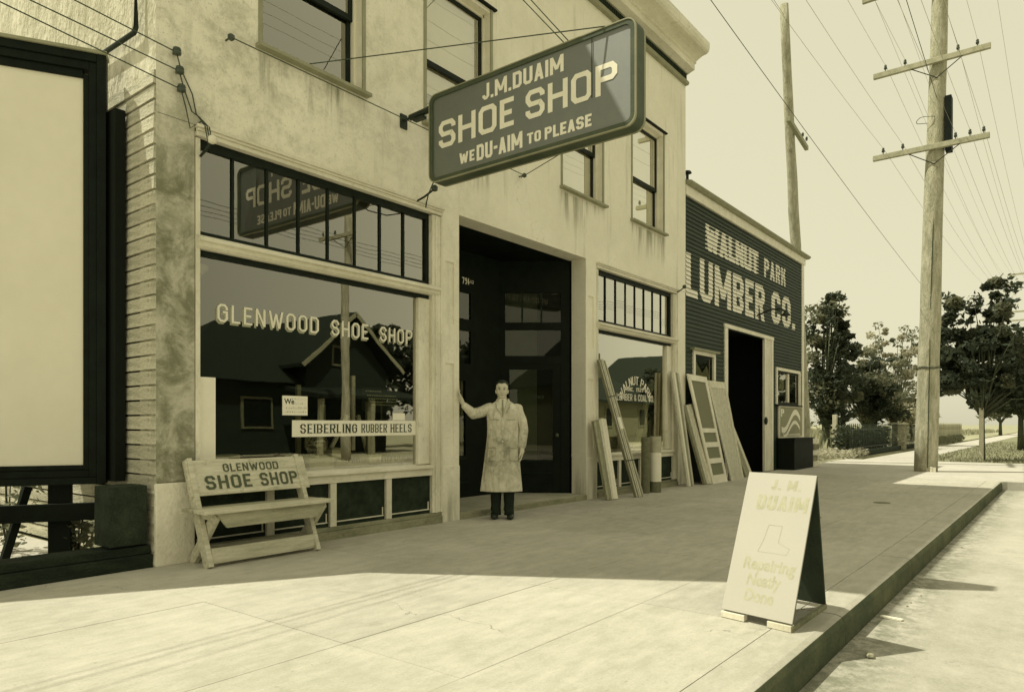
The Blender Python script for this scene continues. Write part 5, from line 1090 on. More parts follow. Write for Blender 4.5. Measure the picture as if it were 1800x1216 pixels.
# yard behind the billboard
MB().box(-30, 2.8, 6.34, 40, -0.02, -0.004).build('yard', 'apron', kind='structure')
def leaves(mb, cen, rad, n, size, seed=0, flat=0.6, clump=0, squash=1.0):
    rg = np.random.default_rng(seed)
    cen = np.array(cen); rad = np.array(rad)
    d = rg.normal(size=(n, 3)); d /= np.linalg.norm(d, axis=1)[:, None]; r = rg.random(n) ** (1 / 3) if not clump else (0.45 + 0.55 * rg.random(n))
    p = cen + d * rad * r[:, None]
    a = rg.normal(size=(n, 3)); a[:, 2] *= flat; a /= np.linalg.norm(a, axis=1)[:, None]
    c = rg.normal(size=(n, 3)); c -= (c * a).sum(1)[:, None] * a; c /= np.linalg.norm(c, axis=1)[:, None]
    s_ = size * (0.35 + 1.5 * rg.random(n) ** 1.8)[:, None]
    q = np.stack([p - a * s_, p + c * s_ * 0.55, p + a * s_, p - c * s_ * 0.55], axis=1).reshape(-1, 3)
    base = len(mb.v); mb.v += q.tolist(); mb.f += [(base + 4 * i, base + 4 * i + 1, base + 4 * i + 2, base + 4 * i + 3) for i in range(n)]
for i, (x, y, r_, h_, sd, l_) in enumerate(((1.55, 7.6, 0.35, 0.45, 3, 'leafy shrub behind the billboard legs at the frame edge'), (2.35, 7.9, 0.30, 0.55, 4, 'leafy shrub seen through the gap beside the billboard post'), (2.62, 7.0, 0.16, 0.3, 5, 'small weed bush behind the stone post'))):
    o = thing('shrub', l_, 'shrub', (x, y, 0), 'shrubs behind the billboard')
    m_ = MB(); leaves(m_, (x, y, h_ * 0.8), (r_, r_, h_ * 0.8), 260, 0.035, sd); m_.build('foliage', 'leaf_mid', o)
    m_ = MB()
    for k in range(6): m_.tube([(x, y, 0), (x + random.uniform(-r_, r_) * .6, y + random.uniform(-r_, r_) * .6, h_ * 1.3)], [0.012, 0.004], 5)
    m_.build('stem', 'bark', o)
bf = thing('board_fence', 'pale board fence at the back of the yard behind the billboard', 'fence', (0, 11, 0))
pp = None
for i in range(42):
    x = -6 + i * 0.21
    if pp is None: pp = MB().box(0, 0.195, 0, 0.02, 0, 1.7).build('fence_board', 'picket', bf, local=True); pp.location = (x, 0, 0)
    else: share(pp, 'fence_board', bf, (x, 0, random.uniform(-.02, .02)))

# ------------------------------------------------------------------ poles and wires
def utility_pole(name, label, base, top, r0, r1, arms, group='utility poles'):
    o = thing(name, label, 'utility pole', base, group); base, top = Vector(base), Vector(top)
    pts = []; rs = []
    for i in range(15):
        t_ = i / 14; p = base.lerp(top, t_); pts.append(p + Vector((random.uniform(-.01, .01), random.uniform(-.01, .01), 0))); rs.append(r0 + (r1 - r0) * t_ + random.uniform(-.004, .004))
    pts[0].z -= 0.15
    MB().tube(pts, rs, 18).build('shaft', 'pole', o, smooth=True)
    for (z, y0, y1, pins, dx) in arms:
        t_ = (z - base.z) / (top.z - base.z); p = base.lerp(top, t_); xx = p.x - (r0 + (r1 - r0) * t_) - 0.05
        a = MB().bar((xx - dx * (y0 - p.y), y0, z), (xx - dx * (y1 - p.y), y1, z), 0.10, 0.13).build('crossarm', 'arm', o, bevel=0.006)
        for py in pins:
            xp = xx - dx * (py - p.y); MB().lathe((xp, py, z + 0.065), [(0.012, 0), (0.012, 0.05), (0.035, 0.06), (0.04, 0.1), (0.025, 0.12), (0.035, 0.14), (0.02, 0.17)], 10).build('insulator', 'porcelain', a, smooth=True)
        if abs(y1 - y0) > 1.5:
            for s_ in (-1, 1): MB().tube([(xx - 0.02, p.y + s_ * 0.55, z - 0.07), (xx + 0.03, p.y, z - 0.42)], 0.012, 5).build('brace', 'iron', a)
    return o
big = utility_pole('utility_pole', 'thick near utility pole with crossarms standing in the pavement before the trees', (20.7, 2.88, 0), (20.7, 2.52, 13.5), 0.27, 0.165,
    [(12.33, 4.30, 1.3, (4.1, 3.6, 3.0, 1.5), 0), (10.25, 4.03, 1.48, (3.75, 3.3, 2.15, 1.75), 0), (8.11, 4.04, 1.5, (3.8, 3.35, 2.2, 1.9, 1.62), 0)])
m_ = MB(); m_.box(20.55, 20.85, 2.30, 2.44, 8.0, 9.35); m_.build('meter_box', 'dark', big)
m_ = MB()
for z in (2.6, 2.63, 8.9): m_.tube([(20.7 + 0.262 * math.cos(a), 2.82 + 0.262 * math.sin(a), z + 0.02 * math.sin(3 * a)) for a in [i * 0.42 for i in range(16)]], 0.008, 5)
m_.build('wire_band', 'wire', big)
for sx_, z0 in ((-0.05, 1.0),):
    m_ = MB(); m_.tube([(20.44, 2.80, 0.1), (20.47, 2.74, 4), (20.52, 2.62, 8.4), (20.55, 2.55, 11)], 0.012, 6).build('ground_wire', 'wire', big)
m_ = MB()
for k in range(5): m_.box(20.43 + .02 * k, 20.46 + .02 * k, 2.62 + 0.07 * k, 2.68 + .07 * k, 0.0, random.uniform(.1, .2))
m_.build('splinter', 'casing', big)
pl2 = utility_pole('leaning_pole', 'slender leaning pole with one short crossarm behind the lumber store corner', (24.1, 6.75, 0), (21.35, 6.6, 13.5), 0.19, 0.12, [(9.62, 6.6, 6.6, (), 0)])
a = MB().bar((20.95, 6.35, 9.95), (23.3, 6.5, 9.85), 0.11, 0.13).build('short_crossarm', 'sign_border', pl2, bevel=0.005)
for x in (21.3, 22.6, 23.0): MB().lathe((x, 6.42, 9.98), [(0.03, 0), (0.04, 0.08), (0.02, 0.12)], 8).build('insulator', 'porcelain', a)
utility_pole('far_pole', 'distant utility pole with four crossarms at the right edge', (70, 2.3, 0), (70, 2.3, 14.5), 0.18, 0.12, [(13.2, 3.9, 0.8, (), 0), (12.4, 3.9, 0.8, (), 0), (10.2, 3.9, 0.8, (), 0), (9.5, 3.9, 0.8, (), 0)])
op = utility_pole('opposite_pole', 'utility pole on the opposite kerb, seen reflected in the shop glass', (15.6, -7.2, -0.04), (15.5, -7.1, 11.5), 0.17, 0.12, [(7.6, -8.3, -6.0, (-8.1, -7.6, -6.6, -6.2), 0), (10.9, -8.3, -6.0, (-8.1, -6.2), 0)])
wires = [((20.64, 3.75, 10.48), (-14, 3.75, 10.9)), ((20.64, 3.3, 10.48), (-14, 3.3, 10.9)), ((20.64, 3.8, 8.34), (-14, 3.8, 8.9)), ((20.64, 3.35, 8.34), (-14, 3.4, 8.9)), ((20.64, 2.2, 8.34), (-14, 2.2, 8.9)), ((20.64, 1.9, 8.34), (-14, 1.9, 8.9)),
         ((20.64, 1.62, 8.34), (-14, 1.6, 8.9)), ((20.64, 2.15, 10.48), (-14, 2.15, 10.9)), ((20.64, 1.75, 10.48), (-14, 1.75, 10.9)), ((20.64, 4.1, 12.55), (-14, 4.1, 13.0)), ((20.64, 3.6, 12.55), (-14, 3.6, 13.0)), ((20.64, 1.5, 12.55), (-14, 1.5, 13.0))]
ordn = ['nearest the building', 'second', 'third', 'fourth', 'fifth', 'outermost over the road']
for z_ in (8.34, 10.48, 12.55):
    arm = {8.34: 'lowest', 10.48: 'middle', 12.55: 'top'}[z_]; grp = sorted([w_ for w_ in wires if w_[0][2] == z_], key=lambda w_: -w_[0][1])
    for k, (a, c) in enumerate(grp):
        pos_ = ordn[0] if k == 0 else (ordn[-1] if k == len(grp) - 1 else ordn[k] + ' from the building')
        MB().tube(sag(a, c, 0.55), 0.0034, 5).build('overhead_wire', 'wire_pale', None, label='thin wire reaching the %s big pole crossarm, %s' % (arm, pos_), cat='wire', group='overhead wires before the big pole')
        d = (70, a[1], a[2] + 2.0 * (a[2] < 9.5) + (0.9 if a[2] < 11 else 0.6))
        MB().tube(sag(a, d, 0.9, 24), 0.004, 5).build('overhead_wire', 'wire_pale', None, label='thin wire leaving the %s big pole crossarm, %s' % (arm, pos_), cat='wire', group='overhead wires beyond the big pole')
MB().tube(sag((9.4, 5.1, 9.1), (54.4, 6.5, 8.6), 0.25, 24), 0.0075, 5).build('service_cable', 'wire', None, label='long dark cable slanting from above the cornice down behind the poles', cat='cable')
MB().tube(sag((20.6, 2.6, 9.3), (-3, 3.0, 14.5), 0.3), 0.0075, 5).build('drop_cable', 'wire', None, label='heavier dark cable coming down steeply to the box on the big pole', cat='cable')
MB().tube(sag((21.4, 6.6, 13.2), (-8, 5.2, 12.5), 0.4), 0.005, 5).build('guy_cable', 'wire', None, label='thin cable running from the tip of the leaning pole over the street front', cat='cable')
for k in range(6):
    y = -6.1 - 0.42 * k; z = 7.85 + (3.2 if k in (0, 5) else 0)
    MB().tube(sag((-20, y, z + 0.3), (60, y, z + 0.5), 0.9, 30), 0.008, 5).build('opposite_wire', 'wire', None, label='wire across the street mirrored in the upper windows, %s from the opposite kerb' % ['first', 'second', 'third', 'fourth', 'fifth', 'sixth'][k], cat='wire', group='wires across the street')

# ------------------------------------------------------------------ trees
def tree(name, label, base, trunk_h, crown, n, size, mats, seed, r0=0.14, group='trees beyond the lumber store', lean=(0, 0)):
    """crown: list of lobes (dx, dy, z, rx, ry, rz, share)"""
    o = thing(name, label, 'tree', base, group); bx, by, bz = base; rg = random.Random(seed)
    m_ = MB(); topz = max(c[2] + c[5] * 0.6 for c in crown)
    fork = Vector((bx + lean[0], by + lean[1], bz + trunk_h))
    m_.tube([(bx, by, bz - 0.1), (bx + lean[0] * .3, by + lean[1] * .3, bz + trunk_h * 0.5), fork], [r0 * 1.25, r0, r0 * 0.85], 10)
    tips = []
    for (dx, dy, z, rx, ry, rz, sh) in crown:
        for k in range(max(2, int(sh * 9))):
            t_ = Vector((bx + dx + rg.uniform(-rx, rx) * 0.75, by + dy + rg.uniform(-ry, ry) * 0.75, bz + z + rg.uniform(-rz, rz) * 0.8))
            mid = fork.lerp(t_, 0.5) + Vector((rg.uniform(-.15, .15), rg.uniform(-.15, .15), rg.uniform(0, .25)))
            m_.tube([fork - Vector((0, 0, rg.uniform(0, trunk_h * .25))), mid, t_], [r0 * 0.45, r0 * 0.22, r0 * 0.06], 6); tips.append(t_)
    m_.build('trunk', 'bark', o, smooth=True)
    ms = [MB() for _ in mats]; tot = sum(c[6] for c in crown); sd = seed * 100
    for (dx, dy, z, rx, ry, rz, sh) in crown:
        nn = int(n * sh / tot); ncl = max(8, int(26 * sh / tot * 3))
        for k in range(ncl):
            d = Vector((rg.gauss(0, 1), rg.gauss(0, 1), rg.gauss(0, 1))).normalized() * (rg.random() ** 0.4)
            c0 = (bx + dx + d.x * rx, by + dy + d.y * ry, bz + z + d.z * rz); cr = rg.choice((0.10, 0.16, 0.22, 0.34)) * (rx + rz) * 0.5 * rg.uniform(0.8, 1.2)
            sd += 1; leaves(ms[k % len(ms)], c0, (cr, cr, cr * 0.7), nn // ncl, size, sd)
    for t_ in tips:
        sd += 1; leaves(ms[0], t_, (0.3, 0.3, 0.25), 40, size, sd)
    for mb, mt in zip(ms, mats): mb.build('foliage', mt, o)
tree('street_tree', 'dense dark maple with two peaks right of the big utility pole', (27.2, 2.2, 0), 1.75, [(0, 0, 3.0, 1.35, 1.35, 1.35, 4), (-0.2, 0.62, 4.5, .55, .6, 1.1, 1.0), (0.1, -0.42, 4.9, .5, .55, 1.5, 1.3), (0, 1.1, 3.3, 1.0, .7, 1.0, 1.3), (0.3, -1.35, 2.75, 1.0, 1.0, 1.05, 1.8)], 24000, 0.088, ['leaf_dark', 'leaf_dark', 'leaf_mid'], 11, 0.075)
MB().box(27.0, 27.12, 2.15, 2.27, 0, 1.72).build('tree_stake', 'white_post', None, label='whitewashed stake standing at the trunk of the two-peaked maple', cat='stake', bevel=0.01)
tree('street_tree', 'dark young tree farther along the verge at the right edge', (40.0, 1.75, 0), 1.7, [(0, 0, 3.2, 1.6, 1.5, 1.6, 3), (0, -1.2, 3.0, 1.4, 1.2, 1.3, 1.5), (0, .3, 4.6, .8, .8, .8, .6)], 9000, 0.12, ['leaf_dark', 'leaf_dark'], 12, 0.12)
tree('tall_tree', 'tall dense dark tree rising just behind the lumber store corner', (36.5, 9.3, 0), 1.2, [(0, 0, 4.2, 1.3, 1.2, 3.0, 4), (0.5, -0.5, 2.4, 1.3, 1.0, 1.5, 2), (-.2, -.3, 6.6, .7, .6, 1.3, 1.0), (0.3, -1.0, 4.8, .6, .5, 1.3, .7)], 15000, 0.09, ['leaf_dark', 'leaf_mid'], 13, 0.2)
tree('bushy_tree', 'round dark tree between the tall tree and the loose fruit tree', (40.0, 8.2, 0), 1.0, [(0, 0, 3.0, 1.7, 1.6, 1.9, 4), (-.5, -.8, 2.2, 1.4, 1.2, 1.1, 1.8), (0, .8, 4.4, .7, .7, .9, .6)], 15000, 0.09, ['leaf_dark', 'leaf_dark', 'leaf_mid'], 14, 0.16)
tree('fruit_tree', 'loose pale-leaved fruit tree with twiggy top left of the big pole', (44.5, 7.7, 0), 1.6, [(0, 0, 3.4, 1.9, 1.8, 2.0, 3), (.3, .9, 5.6, .9, .8, 1.6, .7), (-.3, -.7, 5.4, .9, .8, 1.5, .7), (0, 1.7, 4.6, .7, .7, 1.0, .4)], 9000, 0.075, ['leaf_mid', 'leaf_pale', 'leaf_pale'], 15, 0.13)
tree('far_tree', 'pale distant tree low behind the picket fence', (58, 9.0, 0), 1.0, [(0, 0, 2.0, 1.8, 1.8, 1.0, 2)], 2500, 0.14, ['leaf_pale'], 16, 0.1)
tree('far_tree', 'small hazy tree beyond the fences at the end of the path', (95, 6.0, 0), 1.5, [(0, 0, 3.6, 2.4, 2.4, 2.2, 2)], 2500, 0.22, ['leaf_mid'], 17, 0.15)
# hedge with iron fence, pillar, picket fence
m_ = MB()
for k in range(26): leaves(m_, (28.2 + k * 0.34, 6.75, 0.55), (0.4, 0.28, 0.62), 150, 0.07, 300 + k)
m_.build('hedge', 'leaf_dark', None, label='dark clipped hedge behind the iron railing beside the path', cat='hedge')
ir = thing('iron_railing', 'low dark iron railing running along the hedge', 'railing', (28, 6.3, 0))
MB().box(27.9, 37.2, 6.28, 6.31, 0.98, 1.01).box(27.9, 37.2, 6.28, 6.31, 0.3, 0.33).build('rail', 'iron', ir)
MB().box(27.7, 41.5, 6.15, 6.4, 0, 0.2).build('plinth', 'stone', ir, bevel=0.02)
pp = None
for i in range(32):
    x = 28.0 + 0.29 * i
    if pp is None: pp = MB().box(0, 0.025, 0, 0.025, 0, 1.02).build('picket', 'iron', ir, local=True); pp.location = (x - 28, -0.01, 0.2)
    else: share(pp, 'picket', ir, (x - 28, -0.01, 0.2))
pi_l = thing('stone_pillar', 'ivy-grown pale stone gate pillar between hedge and railing', 'pillar', (37.3, 6.3, 0))
MB().box(37.1, 37.6, 6.0, 6.5, 0, 1.15).build('shaft', 'stonepale', pi_l, bevel=0.04); MB().box(37.02, 37.68, 5.92, 6.58, 1.151, 1.25).build('cap', 'stonepale', pi_l, bevel=0.02)
m_ = MB(); leaves(m_, (37.3, 6.1, 0.6), (.35, .35, .7), 200, .06, 77); m_.build('ivy', 'leaf_pale', pi_l)
r2 = thing('far_railing', 'second stretch of iron railing between the stone pillar and the big pole', 'railing', (38, 6.3, 0))
MB().box(37.7, 43.5, 6.28, 6.31, 0.98, 1.01).box(37.7, 43.5, 6.28, 6.31, 0.35, 0.38).build('rail', 'iron', r2)
pp = None
for i in range(18):
    if pp is None: pp = MB().box(0, 0.03, 0, 0.03, 0.2, 1.15).build('picket', 'iron', r2, local=True); pp.location = (0, -0.01, 0)
    else: share(pp, 'picket', r2, (0.32 * i, -0.01, 0))
pf = thing('picket_fence', 'weathered wooden picket fence running down the path right of the big pole', 'fence', (43.6, 6.3, 0))
MB().box(43.6, 62, 6.30, 6.34, 0.95, 1.03).box(43.6, 62, 6.30, 6.34, 0.3, 0.38).build('rail', 'picket', pf)
pp = None
for i in range(92):
    x = 0.2 * i
    if pp is None: pp = MB().prism([(0, 0, 0.08), (0.13, 0, 0.08), (0.13, 0, 1.15), (0.065, 0, 1.25), (0, 0, 1.15)], (0, -0.02, 0)).build('picket', 'picket', pf, local=True); pp.location = (x, -0.005, 0)
    else: share(pp, 'picket', pf, (x, -0.005, random.uniform(-.03, .03)))
m_ = MB()
for k in range(34): leaves(m_, (43.6 + k * 0.5, 6.1, 0.2), (0.4, 0.22, 0.28), 60, 0.07, 500 + k)
m_.build('fence_weeds', 'leaf_mid', None, kind='stuff', label='weeds growing along the foot of the picket fence', cat='weeds')
MB().box(28.6, 28.75, 6.9, 7.05, 0, 1.55).build('gate_post', 'white_post', None, label='pale square gate post at the near end of the hedge', cat='post', bevel=0.01)
o = thing('trellis', 'light wooden trellis frame overgrown beside the gate post', 'trellis', (26.2, 7.6, 0))
for x in (25.2, 25.9, 26.6, 27.3): MB().box(x, x + 0.05, 7.6, 7.65, 0, 1.7).build('upright', 'picket', o)
for z in (0.5, 0.9, 1.3): MB().box(25.2, 27.35, 7.57, 7.598, z, z + 0.04).build('slat', 'picket', o)
m_ = MB()
for k in range(16): leaves(m_, (24.6 + k * 0.25, 6.75 + random.uniform(-.2, .2), 0.12), (0.3, 0.3, 0.22), 110, 0.05, 700 + k)
for k in range(10): leaves(m_, (26.5 + k * 0.35, 6.2, 0.12), (0.3, 0.25, 0.2), 80, 0.05, 740 + k)
m_.build('corner_weeds', 'leaf_pale', None, kind='stuff', label='pale tangled weeds at the corner past the lumber store', cat='weeds')
m_ = MB(); rg = np.random.default_rng(5)
for k in range(9000):
    x = 26.6 + rg.random() ** 1.6 * 30; y = rg.uniform(-3.0, 3.95); h_ = rg.uniform(.03, .10); a = rg.uniform(0, 6.28); dx, dy = 0.02 * math.cos(a), 0.02 * math.sin(a)
    n0 = len(m_.v); m_.v += [(x - dx, y - dy, 0), (x + dx, y + dy, 0), (x + rg.uniform(-.04, .04), y + rg.uniform(-.04, .04), h_)]; m_.f.append((n0, n0 + 1, n0 + 2))
m_.build('verge_grass', 'straw', None, kind='stuff', label='short dry grass on the verge between path and road', cat='grass')
m_ = MB()
for k in range(14000):
    x = 24 + rg.random() * 110; y = rg.uniform(8.2, 40); h_ = rg.uniform(.2, .6); a = rg.uniform(0, 6.28); dx, dy = 0.08 * math.cos(a), 0.08 * math.sin(a)
    n0 = len(m_.v); m_.v += [(x - dx, y - dy, 0), (x + dx, y + dy, 0), (x + rg.uniform(-.1, .1), y + rg.uniform(-.1, .1), h_)]; m_.f.append((n0, n0 + 1, n0 + 2))
m_.build('field_grass', 'straw', None, kind='stuff', label='tall dry grass in the field behind the fences', cat='grass')

# ------------------------------------------------------------------ across the street (seen in the glass)
def house(label, x0, x1, y0, y1, eave, ridge, wall, along='x', chimney=None, win=()):
    o = thing('house', label, 'house', ((x0 + x1) / 2, (y0 + y1) / 2, 0), 'houses across the street')
    MB().box(x0, x1, y0, y1, -0.1, eave).build('wall', wall, o)
    if along == 'x':
        ym = (y0 + y1) / 2; m_ = MB()
        for s_, e in ((1, y1 + 0.5), (-1, y0 - 0.5)):
            m_.hexa([(x0 - 0.5, e, eave - 0.1), (x1 + 0.5, e, eave - 0.1), (x1 + 0.5, ym, ridge), (x0 - 0.5, ym, ridge), (x0 - 0.5, e, eave + 0.05), (x1 + 0.5, e, eave + 0.05), (x1 + 0.5, ym, ridge + 0.15), (x0 - 0.5, ym, ridge + 0.15)])
        m_.build('roof', 'roof', o); MB().prism([(x0, y0, eave), (x0, y1, eave), (x0, ym, ridge - .05)], (x1 - x0, 0, 0)).build('gable', wall, o)
    else:
        xm = (x0 + x1) / 2; m_ = MB()
        for e in (x1 + 0.6, x0 - 0.6):
            m_.hexa([(e, y0 - .6, eave - 0.1), (e, y1 + .6, eave - 0.1), (xm, y1 + .6, ridge), (xm, y0 - .6, ridge), (e, y0 - .6, eave + .05), (e, y1 + .6, eave + .05), (xm, y1 + .6, ridge + .15), (xm, y0 - .6, ridge + .15)])
        m_.build('roof', 'roof', o); MB().prism([(x0, y0, eave), (x1, y0, eave), (xm, y0, ridge - .05)], (0, y1 - y0, 0)).build('gable', wall, o)
        MB().bar((x0 - .6, y1 + .62, eave - .05), (xm, y1 + .62, ridge + .05), 0.04, 0.16).bar((x1 + .6, y1 + .62, eave - .05), (xm, y1 + .62, ridge + .05), 0.04, 0.16).build('barge_board', 'sign_border', o)
    if chimney: MB().box(chimney[0] - 0.35, chimney[0] + 0.35, (y0 + y1) / 2 - .35, (y0 + y1) / 2 + .35, eave, chimney[1]).build('chimney', 'brick', o)
    for (a, c, d, e) in win:
        w = MB().box(a, c, y1 + 0.0, y1 + 0.06, d, e).build('window', 'curtain', o); MB().box(a + .1, c - .1, y1 + 0.061, y1 + 0.07, d + .1, e - .1).build('pane', 'dark', w)
    return o
h1 = house('brown gabled bungalow across the street, reflected in the left shop window', 18.0, 22.4, -20, -12.8, 3.6, 5.95, 'house_dark', 'y', None, [(19.3, 20.3, 3.7, 4.6), (21.2, 22.1, 1.0, 2.2)])
MB().box(12.6, 17.98, -20, -13.4, -0.1, 3.0).build('side_wing', 'house_dark', h1)
m_ = MB(); m_.v = [(12.0, -12.9, 2.9), (18.3, -12.9, 2.9), (18.3, -20.5, 2.9), (12.0, -20.5, 2.9), (16.2, -16.7, 5.7), (20, -16.7, 5.85)]; m_.f = [(0, 1, 5, 4), (1, 2, 5), (2, 3, 4, 5), (3, 0, 4), (0, 3, 2, 1)]
m_.build('hip_roof', 'roof', h1)
for (a, c) in ((13.4, 14.3), (15.4, 16.8)): MB().box(a, c, -13.4, -13.33, 1.0, 2.3).build('window', 'curtain', h1); MB().box(a + .1, c - .1, -13.32, -13.31, 1.1, 2.2).build('pane', 'dark', h1)
MB().hexa([(16.9, -12.6, 2.6), (23.0, -12.6, 2.6), (23.0, -10.4, 2.2), (16.9, -10.4, 2.2), (16.9, -12.6, 2.75), (23.0, -12.6, 2.75), (23.0, -10.4, 2.35), (16.9, -10.4, 2.35)]).build('porch_roof', 'roof', h1)
for x in (17.1, 19.6, 22.8): MB().box(x - .09, x + .09, -10.65, -10.47, -0.04, 2.2).build('porch_post', 'sign_border', h1)
house('tan house with a tall brick chimney across the street, reflected in the far shop window', 38, 46, -18, -11.5, 2.7, 4.5, 'house_mid', 'x', (44.0, 6.3), [(40, 41, 1, 2.3), (44.5, 45.5, 1, 2.3)])
house('large hip-roofed house farther along across the street', 50, 62, -19, -11, 3.4, 6.9, 'house_mid', 'y')
house('grey-roofed house beyond the opposite kerb behind the viewpoint', -16, -6, -21, -13, 3.4, 6.5, 'house_mid', 'x')
opp_lab = ['leafy tree right of the reflected bungalow gable', 'smaller leafy tree mirrored at the right edge of the left shop window', 'leafy tree mirrored left of the tan house with the chimney', 'leafy tree mirrored between the tan house and the large house', 'large leafy tree far down the opposite side of the street', 'leafy tree across the street behind the viewpoint', 'small leafy tree mirrored at the left edge of the left shop window', 'leafy tree mirrored just behind the bungalow']
k = 0
for (x, y, s_) in ((27, -14.5, 1.0), (31, -12.5, 0.85), (34.5, -15, 1.1), (48, -12, 0.8), (64, -13, 1.2), (1.5, -16, 1.1), (9.5, -15, 0.75), (25.5, -17, 1.0)):
    k += 1
    tree('opposite_tree', opp_lab[k - 1], (x, y, 0), 1.6 * s_, [(0, 0, 4.0 * s_, 2.2 * s_, 2.2 * s_, 2.4 * s_, 2), (.6, 0, 5.6 * s_, 1.2, 1.2, 1.3 * s_, .7)], 3200, 0.17, ['leaf_dark'], 40 + k, 0.16, 'trees across the street')

# ------------------------------------------------------------------ the shopkeeper
CP = Vector((7.07, 5.69, 0))
mr = Vector((-0.617, 0.787, 0)); mf = Vector((-0.787, -0.617, 0))
man = thing('person', 'man in a long stained work coat with one hand on the entrance pier', 'person', CP)
def Pm(r, f, z): return CP + mr * r + mf * f + Zv * z
MR = Matrix((mr, mf, Zv)).transposed()     # local (r, f, z) -> world
def cap(mb, a, c, ra, rc, n=12):
    a, c = Vector(a), Vector(c); d = (c - a); steps = [a.lerp(c, i / 4) for i in range(5)]
    mb.tube([Pm(*p) for p in steps], [ra + (rc - ra) * i / 4 for i in range(5)], n); mb.ball(Pm(*a), ra, 8); mb.ball(Pm(*c), rc, 8)
def ell(mb, c, s_, n=14):
    prof = [(math.sin(math.pi * i / n), -math.cos(math.pi * i / n)) for i in range(n + 1)]; prof[0] = (0.02, -1); prof[-1] = (0.02, 1)
    base = len(mb.v); q = 16
    for (r_, z_) in prof:
        for k in range(q):
            t_ = 2 * math.pi * k / q; mb.v.append(tuple(Pm(c[0] + r_ * math.cos(t_) * s_[0], c[1] + r_ * math.sin(t_) * s_[1], c[2] + z_ * s_[2])))
    for i in range(n):
        for k in range(q): mb.f.append((base + i * q + k, base + i * q + (k + 1) % q, base + (i + 1) * q + (k + 1) % q, base + (i + 1) * q + k))
    mb.f.append(tuple(base + k for k in range(q))[::-1]); mb.f.append(tuple(base + n * q + k for k in range(q)))
def meld(o, vox, sm=3):
    r_ = o.modifiers.new('remesh', 'REMESH'); r_.mode = 'VOXEL'; r_.voxel_size = vox; r_.use_smooth_shade = True
    if sm: s_ = o.modifiers.new('smooth', 'SMOOTH'); s_.iterations = sm; s_.factor = 0.5
# body: head, neck, trunk, arms with fingers, legs, in one surface
m_ = MB(); hz = 1.635; hf = 0.015; hr = 0.012
ell(m_, (hr, hf, hz + 0.025), (0.080, 0.095, 0.086)); ell(m_, (hr, hf + 0.020, hz - 0.036), (0.068, 0.070, 0.064)); ell(m_, (hr, hf + 0.052, hz - 0.092), (0.036, 0.028, 0.022))
cap(m_, (hr, hf + 0.090, hz + 0.005), (hr, hf + 0.108, hz - 0.035), 0.009, 0.014, 8)       # nose
ell(m_, (hr - 0.075, hf - 0.005, hz - 0.02), (0.011, 0.022, 0.033), 8); ell(m_, (hr + 0.075, hf - 0.005, hz - 0.02), (0.011, 0.022, 0.033), 8)
ell(m_, (hr, hf + 0.083, hz + 0.022), (0.05, 0.014, 0.009), 8); ell(m_, (hr, hf + 0.083, hz - 0.066), (0.024, 0.012, 0.009), 8)
ell(m_, (hr - 0.04, hf + 0.058, hz - 0.03), (0.022, 0.02, 0.022), 8); ell(m_, (hr + 0.04, hf + 0.058, hz - 0.03), (0.022, 0.02, 0.022), 8)
cap(m_, (0.006, -0.01, 1.42), (hr, hf - 0.012, 1.57), 0.062, 0.056)
ell(m_, (0, 0, 1.27), (0.17, 0.105, 0.21)); ell(m_, (0, 0, 0.98), (0.15, 0.10, 0.20))
cap(m_, (0.08, 0, 0.92), (0.085, 0.01, 0.5), 0.085, 0.055); cap(m_, (0.085, 0.01, 0.5), (0.09, 0.0, 0.1), 0.052, 0.038)
cap(m_, (-0.08, 0, 0.92), (-0.075, 0.02, 0.5), 0.085, 0.055); cap(m_, (-0.075, 0.02, 0.5), (-0.07, 0.02, 0.1), 0.052, 0.038)
# raised right arm to the pier, palm flat, fingers spread upwards
SR = (0.19, 0, 1.41); ER = (0.37, 0.04, 1.335); WR = (0.50, 0.11, 1.455)
cap(m_, SR, ER, 0.055, 0.042); cap(m_, ER, WR, 0.042, 0.027)
PR = (0.535, 0.125, 1.515); cap(m_, WR, PR, 0.026, 0.036, 10); ell(m_, (0.535, 0.128, 1.525), (0.020, 0.042, 0.050), 8)
for i, (df, L, sp) in enumerate(((-0.030, 0.070, -0.020), (-0.010, 0.082, -0.007), (0.011, 0.078, 0.006), (0.031, 0.062, 0.018))):
    a = (0.538, 0.128 + df, 1.56); k_ = (0.550, 0.128 + df + sp * 0.6, 1.56 + L * 0.5); t_ = (0.552, 0.128 + df + sp, 1.56 + L); cap(m_, a, k_, 0.0098, 0.0092, 8); cap(m_, k_, t_, 0.0092, 0.0075, 8)
cap(m_, (0.53, 0.16, 1.50), (0.528, 0.195, 1.53), 0.012, 0.010, 8); cap(m_, (0.528, 0.195, 1.53), (0.53, 0.212, 1.56), 0.010, 0.008, 8)
